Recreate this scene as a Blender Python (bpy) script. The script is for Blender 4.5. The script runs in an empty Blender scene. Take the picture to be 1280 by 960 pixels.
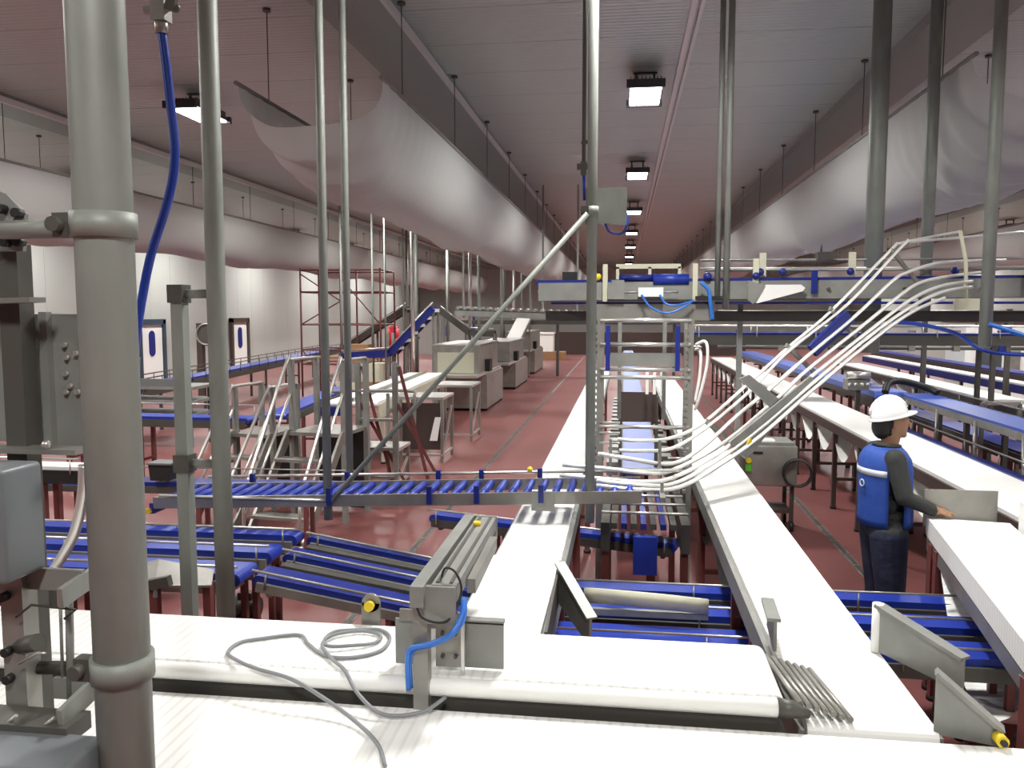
import bpy, bmesh, math, random
from mathutils import Vector, Matrix
random.seed(7)
R = math.radians
S = bpy.context.scene
COL = S.collection

# ------------------------------------------------------------------ camera, world, exposure
cam_d = bpy.data.cameras.new('camera'); cam = bpy.data.objects.new('camera', cam_d); COL.objects.link(cam)
cam.location = (0, 0, 2.35)
cam.rotation_euler = (R(90 - 4.994), 0, R(7.711))
cam_d.sensor_width = 36; cam_d.lens = 36 * 1030 / 1280; cam_d.clip_start = .05; cam_d.clip_end = 200
S.camera = cam
w = bpy.data.worlds.new('world'); S.world = w; w.use_nodes = True
w.node_tree.nodes['Background'].inputs[0].default_value = (.8, .85, .9, 1)
w.node_tree.nodes['Background'].inputs[1].default_value = .05
S.view_settings.view_transform = 'Standard'; S.view_settings.look = 'None'
S.view_settings.gamma = 1; S.view_settings.use_curve_mapping = False
S.view_settings.exposure = 0.0
LAMP_W = 116

# ------------------------------------------------------------------ materials
M = {}
def mat(name, col, rough=.5, metal=0., noise=None, bump=None, emit=None, wave=None, trans=None, spec=None):
    m = bpy.data.materials.new(name); m.use_nodes = True; nt = m.node_tree; b = nt.nodes['Principled BSDF']
    b.inputs['Base Color'].default_value = (*col, 1); b.inputs['Roughness'].default_value = rough; b.inputs['Metallic'].default_value = metal
    if spec is not None: b.inputs['Specular IOR Level'].default_value = spec
    L = nt.links.new
    tc = nt.nodes.new('ShaderNodeTexCoord')
    def mapping(sc):
        mp = nt.nodes.new('ShaderNodeMapping'); mp.inputs['Scale'].default_value = sc; L(tc.outputs['Object'], mp.inputs['Vector']); return mp
    if noise:                                   # (scale, colour2, contrast_low, contrast_high)
        sc, c2, lo, hi = noise
        n = nt.nodes.new('ShaderNodeTexNoise'); n.inputs['Detail'].default_value = 5; n.inputs['Scale'].default_value = 1
        L(mapping(sc if isinstance(sc, tuple) else (sc,)*3).outputs[0], n.inputs['Vector'])
        r = nt.nodes.new('ShaderNodeValToRGB'); r.color_ramp.elements[0].position = lo; r.color_ramp.elements[1].position = hi
        r.color_ramp.elements[0].color = (*col, 1); r.color_ramp.elements[1].color = (*c2, 1)
        L(n.outputs['Fac'], r.inputs['Fac']); L(r.outputs['Color'], b.inputs['Base Color'])
    if bump:                                    # (scale, strength, distance)
        n = nt.nodes.new('ShaderNodeTexNoise'); n.inputs['Scale'].default_value = 1; n.inputs['Detail'].default_value = 3
        sc = bump[0]; L(mapping(sc if isinstance(sc, tuple) else (sc,)*3).outputs[0], n.inputs['Vector'])
        bp = nt.nodes.new('ShaderNodeBump'); bp.inputs['Strength'].default_value = bump[1]; bp.inputs['Distance'].default_value = bump[2]
        L(n.outputs['Fac'], bp.inputs['Height']); L(bp.outputs['Normal'], b.inputs['Normal'])
    if wave:                                    # (axis, scale, strength, distance)
        wv = nt.nodes.new('ShaderNodeTexWave'); wv.bands_direction = wave[0]; wv.inputs['Scale'].default_value = wave[1]
        L(tc.outputs['Object'], wv.inputs['Vector'])
        bp = nt.nodes.new('ShaderNodeBump'); bp.inputs['Strength'].default_value = wave[2]; bp.inputs['Distance'].default_value = wave[3]
        L(wv.outputs['Fac'], bp.inputs['Height']); L(bp.outputs['Normal'], b.inputs['Normal'])
        if len(wave) > 4:                       # module seams of a plastic belt, a little greyer
            r = nt.nodes.new('ShaderNodeValToRGB'); r.color_ramp.elements[0].position = .0; r.color_ramp.elements[1].position = .35
            r.color_ramp.elements[0].color = (*wave[4], 1); r.color_ramp.elements[1].color = (*col, 1)
            L(wv.outputs['Fac'], r.inputs['Fac']); L(r.outputs['Color'], b.inputs['Base Color'])
    if emit: b.inputs['Emission Color'].default_value = (*emit[0], 1); b.inputs['Emission Strength'].default_value = emit[1]
    if trans:
        t = nt.nodes.new('ShaderNodeBsdfTranslucent'); t.inputs['Color'].default_value = (*col, 1)
        mx = nt.nodes.new('ShaderNodeMixShader'); mx.inputs[0].default_value = trans
        L(b.outputs[0], mx.inputs[1]); L(t.outputs[0], mx.inputs[2]); L(mx.outputs[0], nt.nodes['Material Output'].inputs['Surface'])
    M[name] = m; return m
mat('floor', (.215, .071, .067), .42, noise=((.5, .5, .5), (.165, .056, .053), .38, .68), bump=(9, .12, .01))
mat('wall', (.43, .44, .415), .5)
mat('wall_back', (.40, .40, .38), .5)
mat('ceiling', (.43, .485, .46), .40, .2, wave=('Y', 3.2, .5, .012))
mat('shaded_beam', (.26, .27, .26), .4, .2)  # ceiling colour darkened: shade on the beam undersides is in the base colour
mat('trim_light', (.62, .61, .59), .4, .2)
mat('fabric', (.56, .57, .55), .9, trans=.2)
mat('galv', (.27, .29, .26), .55, .2, noise=((7, 7, 3), (.20, .215, .195), .35, .7))
mat('steel', (.34, .33, .30), .4, .6, noise=((5, 5, 5), (.26, .25, .23), .35, .7))
mat('steel_bright', (.62, .61, .58), .3, .8)
mat('polished_rod', (.80, .80, .77), .35, .5)
mat('steel_matte', (.29, .295, .275), .5, .4, noise=((6, 6, 6), (.23, .235, .22), .35, .7))
mat('steel_dark', (.095, .09, .08), .5, .4)
mat('white_belt', (.86, .86, .83), .42, wave=('X', 8, .3, .004, (.74, .74, .71)))
mat('white_belt_y', (.84, .84, .81), .42, wave=('Y', 8, .3, .004, (.74, .74, .71)))
mat('white_plastic', (.85, .85, .82), .4)
mat('cream', (.56, .55, .42), .5)
mat('blue_belt', (.010, .032, .30), .42)
mat('blue_belt_light', (.045, .095, .42), .40)
mat('blue', (.007, .018, .19), .4)
mat('blue_tube', (.010, .045, .36), .3)
mat('blue_tube_light', (.035, .17, .60), .3)
mat('cabinet', (.155, .17, .18), .42, .1)
mat('black', (.012, .012, .012), .5)
mat('dark_brown', (.060, .040, .036), .5)
mat('yellow', (.75, .55, .02), .45)
mat('green', (.12, .5, .05), .45)
mat('red', (.55, .012, .03), .5)
mat('rust_red', (.16, .045, .042), .55, .1)
mat('grey_cable', (.22, .23, .24), .45)
mat('cardboard', (.30, .16, .075), .8)
mat('wood_disc', (.62, .45, .24), .6)
mat('lamp_body', (.028, .028, .035), .45)
mat('lamp_glow', (1, 1, 1), .5, emit=((.97, .98, 1.0), 14))
mat('skin', (.30, .155, .085), .55)
mat('hair', (.012, .010, .009), .5)
mat('jacket', (.022, .024, .023), .75, bump=(14, .4, .02))
mat('denim', (.012, .017, .045), .8, bump=(14, .4, .02))
mat('vest', (.012, .055, .30), .7, bump=(10, .35, .02))
mat('reflective', (.55, .58, .62), .5)
mat('helmet', (.88, .88, .88), .25)
mat('drain', (.23, .20, .18), .6, noise=((3, 9, 3), (.10, .085, .08), .4, .6))
mat('door_frame', (.03, .055, .085), .5)
mat('glass_grey', (.08, .09, .10), .15)

# ------------------------------------------------------------------ mesh helpers
class MB:
    """collects shapes (world coordinates); build() links them as one mesh object"""
    def __init__(s): s.v = []; s.f = []; s.sm = []
    def add(s, v, f, smooth=False):
        o = len(s.v); s.v += [Vector(p) for p in v]; s.f += [tuple(i + o for i in q) for q in f]; s.sm += [smooth] * len(f); return s
    def box(s, x0, x1, y0, y1, z0, z1):
        return s.add([(x0,y0,z0),(x1,y0,z0),(x1,y1,z0),(x0,y1,z0),(x0,y0,z1),(x1,y0,z1),(x1,y1,z1),(x0,y1,z1)],
                     [(3,2,1,0),(4,5,6,7),(0,1,5,4),(1,2,6,5),(2,3,7,6),(3,0,4,7)])
    def bar(s, a, b, w, h, up=(0,0,1)):
        """box of section w x h between a and b; h along up"""
        a = Vector(a); b = Vector(b); d = (b - a).normalized(); u = Vector(up)
        if abs(d.dot(u)) > .98: u = Vector((0,1,0))
        r = d.cross(u).normalized(); u = r.cross(d).normalized()
        v = [p + r*i*w/2 + u*j*h/2 for p in (a, b) for i, j in ((-1,-1),(1,-1),(1,1),(-1,1))]
        return s.add(v, [(0,1,2,3),(7,6,5,4),(1,0,4,5),(2,1,5,6),(3,2,6,7),(0,3,7,4)])
    def tube(s, pts, r, n=10, caps=True):
        pts = [Vector(p) for p in pts]; rs = r if isinstance(r, (list, tuple)) else [r]*len(pts); o = len(s.v); prev = None
        for i, p in enumerate(pts):
            d = (pts[min(i+1, len(pts)-1)] - pts[max(i-1, 0)]).normalized()
            if prev is None:
                u = Vector((0,0,1)) if abs(d.z) < .9 else Vector((1,0,0)); u = (u - d*u.dot(d)).normalized()
            else: u = (prev - d*prev.dot(d)).normalized()
            prev = u; q = d.cross(u)
            s.v += [p + (u*math.cos(2*math.pi*k/n) + q*math.sin(2*math.pi*k/n))*rs[i] for k in range(n)]
        for i in range(len(pts)-1):
            for k in range(n):
                a = o + i*n + k; b = o + i*n + (k+1) % n; s.f.append((a, b, b+n, a+n)); s.sm.append(True)
        if caps:
            s.f.append(tuple(o + k for k in reversed(range(n)))); s.f.append(tuple(o + (len(pts)-1)*n + k for k in range(n))); s.sm += [False, False]
        return s
    def cyl(s, a, b, r, n=12): return s.tube([a, b], r, n)
    def prism(s, poly, d):
        """3-D polygon extruded by vector d"""
        n = len(poly); d = Vector(d); P = [Vector(p) for p in poly]
        return s.add(P + [p + d for p in P], [tuple(reversed(range(n))), tuple(range(n, 2*n))] + [(i, (i+1) % n, n + (i+1) % n, n + i) for i in range(n)])
    def ring(s, c, ax, R_, r, n=20, m=8):
        c = Vector(c); ax = Vector(ax).normalized(); u = ax.orthogonal().normalized(); q = ax.cross(u); o = len(s.v)
        for i in range(n):
            t = 2*math.pi*i/n; e = u*math.cos(t) + q*math.sin(t)
            for k in range(m):
                g = 2*math.pi*k/m; s.v.append(c + e*(R_ + r*math.cos(g)) + ax*r*math.sin(g))
        for i in range(n):
            for k in range(m):
                s.f.append((o+i*m+k, o+((i+1)%n)*m+k, o+((i+1)%n)*m+(k+1)%m, o+i*m+(k+1)%m)); s.sm.append(True)
        return s
    def ball(s, c, rx, ry=None, rz=None, n=14, m=9):
        ry = ry or rx; rz = rz or rx; c = Vector(c); o = len(s.v)
        for i in range(m+1):
            a = math.pi*i/m
            for k in range(n):
                t = 2*math.pi*k/n; s.v.append(c + Vector((rx*math.sin(a)*math.cos(t), ry*math.sin(a)*math.sin(t), rz*math.cos(a))))
        for i in range(m):
            for k in range(n): s.f.append((o+i*n+k, o+(i+1)*n+k, o+(i+1)*n+(k+1)%n, o+i*n+(k+1)%n)); s.sm.append(True)
        return s
    def grid(s, rows, smooth=True):
        o = len(s.v); m = len(rows[0]); s.v += [Vector(p) for r in rows for p in r]
        for i in range(len(rows)-1):
            for k in range(m-1): s.f.append((o+i*m+k, o+i*m+k+1, o+(i+1)*m+k+1, o+(i+1)*m+k)); s.sm.append(smooth)
        return s
    def mesh(s, name, m, off=Vector((0,0,0))):
        me = bpy.data.meshes.new(name); me.from_pydata([p - off for p in s.v], [], s.f)
        me.polygons.foreach_set('use_smooth', s.sm)
        bm = bmesh.new(); bm.from_mesh(me); bmesh.ops.recalc_face_normals(bm, faces=bm.faces); bm.to_mesh(me); bm.free()
        if m: me.materials.append(M[m])
        return me
    def build(s, name, m, parent=None, label=None):
        off = Vector((0,0,0)); p = parent
        while p is not None: off += p.location; p = p.parent
        o = bpy.data.objects.new(name, s.mesh(name, m, off)); COL.objects.link(o); o.parent = parent
        if label: o['label'] = label
        return o
    def solo(s, name, m, label, cat, group=None):
        """a thing that is one mesh; its origin goes to its own middle at its base"""
        xs = [p.x for p in s.v]; ys = [p.y for p in s.v]; zs = [p.z for p in s.v]
        off = Vector(((min(xs)+max(xs))/2, (min(ys)+max(ys))/2, min(zs)))
        o = bpy.data.objects.new(name, s.mesh(name, m, off)); COL.objects.link(o); o.location = off
        return tag(o, label, cat, group)

def tag(o, label=None, cat=None, group=None, kind=None):
    if label: o['label'] = label
    if cat: o['category'] = cat
    if group: o['group'] = group
    if kind: o['kind'] = kind
    return o
def thing(name, label, cat, loc, group=None):
    o = bpy.data.objects.new(name, None); COL.objects.link(o); o.location = loc; o.empty_display_size = .1
    return tag(o, label, cat, group)
def copy_tree(o, parent=None):
    c = o.copy(); COL.objects.link(c); c.parent = parent
    for ch in list(o.children):
        if ch is not c: copy_tree(ch, c)
    return c
def link(me, name, parent, loc, rz=0):
    o = bpy.data.objects.new(name, me); COL.objects.link(o); o.parent = parent; o.location = loc; o.rotation_euler.z = rz; return o
def struct(name, b, m, parent=None):
    o = b.build(name, m, parent)
    if parent is None: o['kind'] = 'structure'
    return o
def smooth_path(P, n=6):
    """Catmull-Rom through P"""
    P = [Vector(p) for p in P]; out = []
    for i in range(len(P)-1):
        p0 = P[max(i-1, 0)]; p1 = P[i]; p2 = P[i+1]; p3 = P[min(i+2, len(P)-1)]
        for k in range(n):
            t = k/n; out.append(.5*((2*p1) + (p2-p0)*t + (2*p0-5*p1+4*p2-p3)*t*t + (3*p1-p0-3*p2+p3)*t**3))
    return out + [P[-1]]

# ------------------------------------------------------------------ the hall
XL, XR, YB, YF, ZC = -15.0, 15.5, 60.0, -9.0, 5.6
struct('floor', MB().box(XL-.3, XR+.3, YF-.3, YB+.3, -.3, 0), 'floor')
ceil = struct('ceiling', MB().box(XL-.3, XR+.3, YF-.3, YB+.3, ZC+.05, ZC+.3), 'ceiling')
bays = [(XL, -9.9), (-9.2, -3.2), (-2.45, 3.25), (4.0, 10.2), (10.9, XR)]
PW = 1.2
for x0, x1 in bays:                                            # ribbed ceiling panels, seam between each
    me = MB().box(x0, x1, .006, PW-.006, -.05, 0).mesh('ceiling_panel', 'ceiling')
    k = 0
    while YF + k*PW < YB - .01:
        link(me, 'ceiling_panel', ceil, (0, YF + k*PW, ZC+.05)); k += 1
for i, (x0, x1) in enumerate([(-9.9, -9.2), (-3.2, -2.45), (3.25, 4.0), (10.2, 10.9)]):
    t = struct('trim_%d' % (i+1), MB().box(x0, x1, YF, YB, ZC-.13, ZC+.05), 'shaded_beam')
    if i < 2: MB().box(x1-.005, x1+.035, YF, YB, ZC-.15, ZC-.06).build('lit_edge', 'trim_light', t)  # pale strip paints the lamplight caught by the beam's side face
struct('trim_7', MB().box(.66, .72, YF, YB, ZC-.05, ZC).box(.76, .80, YF, YB, ZC-.045, ZC), 'trim_light')
def panel_wall(name, fixed, axis, a, b, m, pw=1.2, z1=ZC):
    inward = .04 if fixed in (XL, YF) else -.04
    if axis == 'x': core = MB().box(min(fixed, fixed-inward*5), max(fixed, fixed-inward*5), a, b, 0, ZC)
    else: core = MB().box(a, b, min(fixed, fixed-inward*5), max(fixed, fixed-inward*5), 0, ZC)
    o = struct(name, core, m)
    lo, hi = min(0, inward), max(0, inward)
    bmsh = (MB().box(lo, hi, .004, pw-.004, 0, z1) if axis == 'x' else MB().box(.004, pw-.004, lo, hi, 0, z1)).mesh('wall_panel', m)
    for k in range(int((b-a)/pw)):
        link(bmsh, 'wall_panel', o, (fixed, a+k*pw, 0) if axis == 'x' else (a+k*pw, fixed, 0))
    return o
panel_wall('wall_left', XL, 'x', YF, YB, 'wall')
panel_wall('wall_right', XR, 'x', YF, YB, 'wall')
panel_wall('wall_back', YB, 'y', XL, XR, 'wall')
panel_wall('wall_front', YF, 'y', XL, XR, 'wall')
for i, x in enumerate((-2.05, 2.17)):                          # drain channels let into the floor
    t = struct('trim_%d' % (8+i), MB().box(x-.035, x+.035, 2, 45, 0, .004), 'drain')
    g = MB()
    for k in range(60): g.box(x-.02, x+.02, 3+k*.35, 3.3+k*.35, .004, .008)
    g.build('grate', 'steel_dark', t)['kind'] = 'stuff'
# two doors in the left wall
for i, (y0, y1) in enumerate(((23.9, 25.1), (30.0, 31.2))):
    d = MB().box(XL+.04, XL+.10, y0, y1, 0, 1.95).build('door_%d' % (i+1), 'white_plastic'); d['kind'] = 'structure'
    f = MB().box(XL+.04, XL+.16, y0-.16, y0, 0, 2.1).box(XL+.04, XL+.16, y1, y1+.16, 0, 2.1).box(XL+.04, XL+.16, y0-.16, y1+.16, 1.95, 2.12)
    f.build('door_frame', 'door_frame' if i == 0 else 'dark_brown', d)
    ym = (y0+y1)/2; o = []
    for k in range(20):
        a = 2*math.pi*k/20; o.append((XL+.10, ym + .17*math.cos(a), 1.35 + (.24 if math.sin(a) > 0 else -.24) + .17*math.sin(a)))
    MB().prism(o, (.02, 0, 0)).build('window_pane', 'blue', d)
# low partition across the far end, dark red-brown reflection put into its colour
struct('wall_low', MB().box(-4.6, 6.5, 45.5, 45.8, 0, 1.25), 'dark_brown')

# ------------------------------------------------------------------ ceiling lamps in rows
def make_lamp():
    t = thing('high_bay_light', '', 'ceiling light', (0, 0, 0))
    MB().box(-.23, .23, -.50, .50, -.30, -.245).build('housing', 'lamp_body', t)
    for k in range(9): MB().box(-.20+k*.05-.006, -.20+k*.05+.006, -.45, .45, -.245, -.17).build('fin', 'steel_dark', t)
    MB().bar((-.12, 0, -.24), (-.12, 0, 0), .03, .03).bar((.12, 0, -.24), (.12, 0, 0), .03, .03).bar((-.16, 0, -.01), (.16, 0, -.01), .06, .02).build('bracket', 'lamp_body', t)
    for y in (-.53, .53): MB().box(-.25, .25, y-.03, y+.03, -.33, -.23).build('end_frame', 'lamp_body', t)
    for i in range(4):
        for j in range(6):
            MB().box(-.205+i*.105, -.205+i*.105+.095, -.47+j*.158, -.47+j*.158+.148, -.318, -.30).build('led_lens', 'lamp_glow', t)
    return t
lamp0 = make_lamp(); first = True
rowlab = {-12.95: 'dark finned LED high bay light in the row along the left wall', -6.35: 'dark finned LED high bay light between the two hanging fabric ducts',
          .25: 'dark finned LED high bay light in the row over the middle aisle', 6.9: 'dark finned LED high bay light in the row behind the right fabric duct',
          13.5: 'dark finned LED high bay light in the row along the right wall'}
for x in (-12.95, -6.35, .25, 6.9, 13.5):
    for k in range(9):
        y = -1.6 + 6.65*k + (.2 if x == -6.35 else 0)
        o = lamp0 if first else copy_tree(lamp0); first = False
        o.location = (x, y, ZC); o['label'] = rowlab[x]; o['group'] = 'high bay lights hung under the ceiling in rows'
        ld = bpy.data.lights.new('lamp_light', 'AREA'); ld.shape = 'RECTANGLE'; ld.size = .42; ld.size_y = .95; ld.energy = LAMP_W; ld.color = (1.0, .99, .95); ld.spread = R(160)
        lo = bpy.data.objects.new('lamp_light', ld); COL.objects.link(lo); lo.parent = o; lo.location = (0, 0, -.325)

# ------------------------------------------------------------------ fabric air ducts slung from the ceiling
def duct(xa, xb, y0, y1, label, seed):
    rnd = random.Random(seed); zr = 4.62
    t = thing('fabric_air_duct', label, 'air duct', ((xa+xb)/2, y0, zr), 'fabric air ducts slung under the ceiling')
    ph = [rnd.uniform(0, 6) for _ in range(4)]; rows = []
    ny = 340
    for i in range(ny+1):
        s = i/ny; y = y0 + (y1-y0)*(.35*s + .65*s**3); row = []
        near = math.exp(-(y-y0)/1.1)
        dep = .44 + .60*(1-math.exp(-(y-y0)/.42)) + .04*math.sin(y*.9+ph[0])
        for k in range(25):
            u = k/24; a = math.pi*u
            x = xa + (xb-xa)*(.5 - .5*math.copysign(abs(math.cos(a))**.85, math.cos(a)))
            z = zr - dep*math.sin(a)**.85
            yy = y
            wr = .050*math.sin((y-y0)*19+ph[1]+3.0*math.sin(a))*near*(.25+.75*math.sin(a)) + .014*math.sin(y*2.3 + 7*u + ph[2]) * math.sin(a) + -.05*max(0, math.sin(y*.85+ph[3]-u*1.6))**60*math.sin(a)
            z += wr; x += wr*.6
            row.append((x, yy, z))
        rows.append(row)
    f = MB().grid(rows).build('fabric', 'fabric', t)
    for x in (xa, xb): MB().cyl((x, y0-.08, zr), (x, y1, zr), .022, 8).build('rail', 'steel_matte', t)
    k = 0; y = y0 + .7
    while y < y1:
        for x in (xa, xb):
            MB().cyl((x, y, zr), (x, y, ZC-.02), .006, 5).build('hanger_wire', 'steel_dark', t)
            MB().cyl((x, y, ZC-.03), (x, y, ZC), .045, 8).build('anchor_cap', 'steel_dark', t)
        y += 2.75
duct(-3.85, -2.36, 8.05, 56, 'white fabric air duct with swagged open end left of the middle lamp row', 1)
duct(3.05, 4.55, 8.05, 56, 'white fabric air duct with swagged open end right of the middle lamp row', 2)
duct(10.1, 11.6, 8.05, 56, 'white fabric air duct along the wall with the beige hatch', 4)
duct(-10.75, -9.25, 8.05, 56, 'white fabric air duct along the wall with the two doors', 3)

# ------------------------------------------------------------------ conveyors
def conveyor(name, label, A, B, width, m_belt, m_frame='steel', thick=.06, frame_h=.11, legs=(), leg_w=.05, floor_z=0, scallop=None, rail=None,
             cat='conveyor', group=None, end_round=True, leg_mat=None, drop=0, braces=True):
    """belt conveyor with its belt's upper face running from A to B"""
    A = Vector(A); B = Vector(B); d = (B-A); Ln = d.length; d.normalize(); side = d.cross(Vector((0,0,1))).normalized(); up = side.cross(d).normalized()
    mid = (A+B)/2; t = thing(name, label, cat, (mid.x, mid.y, floor_z), group)
    r = thick/2; prof = []
    for k in range(9): a = math.pi/2 + math.pi*k/8; prof.append((r + r*math.cos(a), -r + r*math.sin(a)))
    for k in range(9): a = -math.pi/2 + math.pi*k/8; prof.append((Ln - r + r*math.cos(a), -r + r*math.sin(a)))
    poly = [A + d*x + up*z + side*width/2 for x, z in prof]
    MB().prism(poly, -side*width).build('belt', m_belt, t)
    for s in (-1, 1):
        o = side*s*(width/2 + (.012 if not drop else -.015)) - up*(thick/2 + frame_h/2 + .002 + drop)
        MB().bar(A + d*.03 + o, B - d*.03 + o, .022, frame_h, up).build('side_frame', m_frame, t)
    n = max(2, int(Ln/1.2)); cb = MB()
    for k in range(n):
        p = A + d*(.1 + (Ln-.2)*k/(n-1)) - up*(thick + frame_h*.6); cb.bar(p - side*width/2, p + side*width/2, .03, .03)
    cb.build('cross_bar', m_frame, t)['kind'] = 'stuff'
    for q in legs:
        p = A + d*(Ln*q) - up*(thick*.5)
        for s in (-1, 1):
            b = p + side*s*(width/2 - .015); lg = MB().bar((b.x, b.y, floor_z+.03), (b.x, b.y, b.z - thick*.5 - .012), leg_w, leg_w).build('leg', leg_mat or m_frame, t)
            MB().cyl((b.x, b.y, floor_z), (b.x, b.y, floor_z+.03), leg_w*.75, 10).build('foot', 'black', lg)
        if braces:
            zb = floor_z + (p.z - floor_z)*.35
            MB().bar((p + side*width/2).to_2d().to_3d() + Vector((0,0,zb)), (p - side*width/2).to_2d().to_3d() + Vector((0,0,zb)), .035, .035).build('leg_brace', leg_mat or m_frame, t)
    if scallop:                                                # (count, drop, material) the return belt hangs in loops
        cnt, drop, ms = scallop; rows = []
        for k in range(cnt*8+1):
            u = k/(cnt*8); s_ = (k % 8)/8; z = -thick - frame_h*.75 - drop*4*s_*(1-s_)
            p = A + d*(.05 + (Ln-.1)*u) + up*z; rows.append([p - side*(width/2-.01), p + side*(width/2-.01)])
        MB().grid(rows).build('return_belt', ms, t)
    if rail:                                                   # (height, radius, material, which sides)
        h, rr, mr, sides = rail
        for s in sides:
            o = side*s*(width/2 + .03) + up*h
            MB().cyl(A + o, B + o, rr, 8).build('guide_rail', mr, t)
            np_ = max(2, int(Ln/.7))
            for k in range(np_):
                p = A + d*(.08 + (Ln-.16)*k/(np_-1)) + side*s*(width/2 + .03)
                MB().cyl(p - up*thick, p + up*h, rr*.8, 6).build('rail_post', mr, t)
    return t

# front cross conveyors
t = conveyor('belt_conveyor', 'wide white belt conveyor carrying the loose grey cable, below the pusher gantry', (-4.2, 2.85, 1.12), (.53, 2.85, 1.12), .40, 'white_belt', 'steel_dark', thick=.07, legs=(.06, .36, .66))
MB().tube([(-4.2, 2.625, 1.09), (.50, 2.625, 1.09)], .03, 12).build('edge_guard', 'white_plastic', t)
MB().tube([(.50, 2.625, 1.09), (.55, 2.625, 1.088), (.60, 2.63, 1.07)], [.031, .028, .012], 12).build('guard_end_cap', 'steel_dark', t)
for k in range(7):
    x = .56 + k*.026; MB().cyl((x + .02, 2.66, 1.09-k*.007), (x - .03, 3.03, 1.09-k*.007), .010, 8).build('transfer_roller', 'steel', t)
t = conveyor('belt_conveyor', 'widest white belt conveyor running beneath the big upright pipe with clamps', (-4.2, 2.31, 1.03), (3.2, 2.31, 1.03), .54, 'white_belt', 'steel_dark', thick=.07, legs=(.05, .5, .8))
# the pair of long white conveyors down the middle
t = conveyor('belt_conveyor', 'short white belt conveyor section joining the cable-strewn cross belt to the long left belt', (-.49, 3.10, 1.075), (-.49, 4.22, 1.075), .35, 'white_belt_y', 'steel_matte', legs=(.55,), frame_h=.16)
t = conveyor('belt_conveyor', 'long white belt conveyor left of the blue elevator, crossed by the blue roller track', (-.49, 4.25, 1.05), (-.49, 19.0, 1.05), .35, 'white_belt_y', 'steel_matte', legs=(.0102, .12, .25, .4, .6, .8), rail=None, leg_mat='rust_red')
t = conveyor('belt_conveyor', 'long white belt conveyor right of the elevator, ending by the steel roller transfer', (.80, 2.64, 1.03), (.80, 17.0, 1.03), .40, 'white_belt_y', 'steel_matte', legs=(.08, .125, .26, .4, .6, .8), scallop=(10, .26, 'steel_matte'), leg_mat='rust_red')
# the sheet-metal guide plates
def plate(name, pts, th, m, label, group=None, cat='guide plate', knob=None, top=None):
    a, b = Vector(pts[0]), Vector(pts[1]); n = (b-a).cross(Vector((0,0,1))).normalized()
    return MB().prism(pts, n*th)
def guide(label, pts, th=.012, extra=None, knob=None, lip=True, m='steel_matte'):
    P = [Vector(p) for p in pts]; c = sum(P, Vector())/len(P); t = thing('guide_plate', label, 'guide plate', (c.x, c.y, min(p.z for p in P)), 'sheet metal guide plates')
    n = (P[1]-P[0]).cross(Vector((0,0,1))).normalized()
    MB().prism(P, n*th).build('sheet', m, t)
    if lip: MB().bar(P[3], P[2], .05, .012).build('lip', m, t)
    if extra: MB().bar(*extra).build('bracket', 'steel_dark', t)
    if knob:
        MB().cyl(Vector(knob), Vector(knob)+Vector((.0, -.04, 0)), .018, 12).build('knob', 'yellow', t)
        MB().cyl(Vector(knob)+Vector((0, -.04, 0)), Vector(knob)+Vector((0, -.05, 0)), .010, 10).build('bolt', 'black', t)
    return t
guide('grey guide plate with a rounded white end, slanting above the blue lanes near the worker', [(.99, 3.27, 1.04), (1.20, 2.98, 1.02), (1.20, 2.98, 1.14), (.99, 3.27, 1.22)])
for o in [x for x in COL.objects if x.get('label', '').startswith('grey guide plate with a rounded')]:
    MB().cyl((.99, 3.27, 1.035), (.99, 3.27, 1.225), .022, 12).build('end_cap', 'white_plastic', o)
guide('grey guide plate with a yellow knob at its low end', [(.99, 2.67, 1.02), (1.17, 2.61, 1.02), (1.17, 2.61, 1.07), (.99, 2.67, 1.22)], knob=(1.15, 2.60, 1.055))
guide('short slotted grey guide plate at the corner of two white belts near the roller transfer', [(.57, 3.10, 1.08), (.60, 3.42, 1.06), (.60, 3.42, 1.17), (.57, 3.10, 1.20)])
guide('dark guide plate along the inner side of the short white belt section', [(-.295, 3.12, 1.0), (-.295, 3.72, 1.0), (-.295, 3.72, 1.17), (-.295, 3.12, 1.10)], m='steel_dark', lip=False)
guide('slanting pale grey guide plate above the blue lanes beside the short white belt section', [(-.28, 3.70, 1.02), (-.12, 3.42, .93), (-.12, 3.42, 1.05), (-.28, 3.70, 1.20)])

# ------------------------------------------------------------------ blue low cross lanes
lane_labs = ['narrow', 'middle', 'wide']
for i, (y, wd) in enumerate(((4.93, .13), (4.58, .18), (4.20, .22))):
    nm = ('farthest from the front white belts', 'between two others', 'next to the front white belts')[i]
    conveyor('blue_belt_conveyor', 'flat blue belt lane left of the paired grey posts, %s' % nm, (-4.6, y-.02, .95), (-2.02, y-.02, .95), wd, 'blue_belt', 'steel', thick=.07, frame_h=.07, legs=(.15, .5, .93), leg_w=.035, rail=(.05, .008, 'steel_bright', (1,)), leg_mat='rust_red')
    conveyor('blue_belt_conveyor', 'sloping blue belt lane dropping towards the pusher gantry, %s' % nm, (-1.96, y-.02, .945), (-.62, y+.05, .70), wd*.8, 'blue', 'steel', thick=.06, frame_h=.05, legs=(.55,), leg_w=.03, rail=(.035, .008, 'steel', (1,)), leg_mat='rust_red', braces=False)
    conveyor('blue_belt_conveyor', 'low blue belt lane between the two long white conveyors, %s' % nm, (-.58, y, .69), (2.36, y, .69), wd, 'blue_belt', 'steel_dark', thick=.07, frame_h=.07, legs=(.2, .5, .83), leg_w=.035, rail=(.06, .007, 'steel_bright', (1,)), leg_mat='rust_red')

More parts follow.
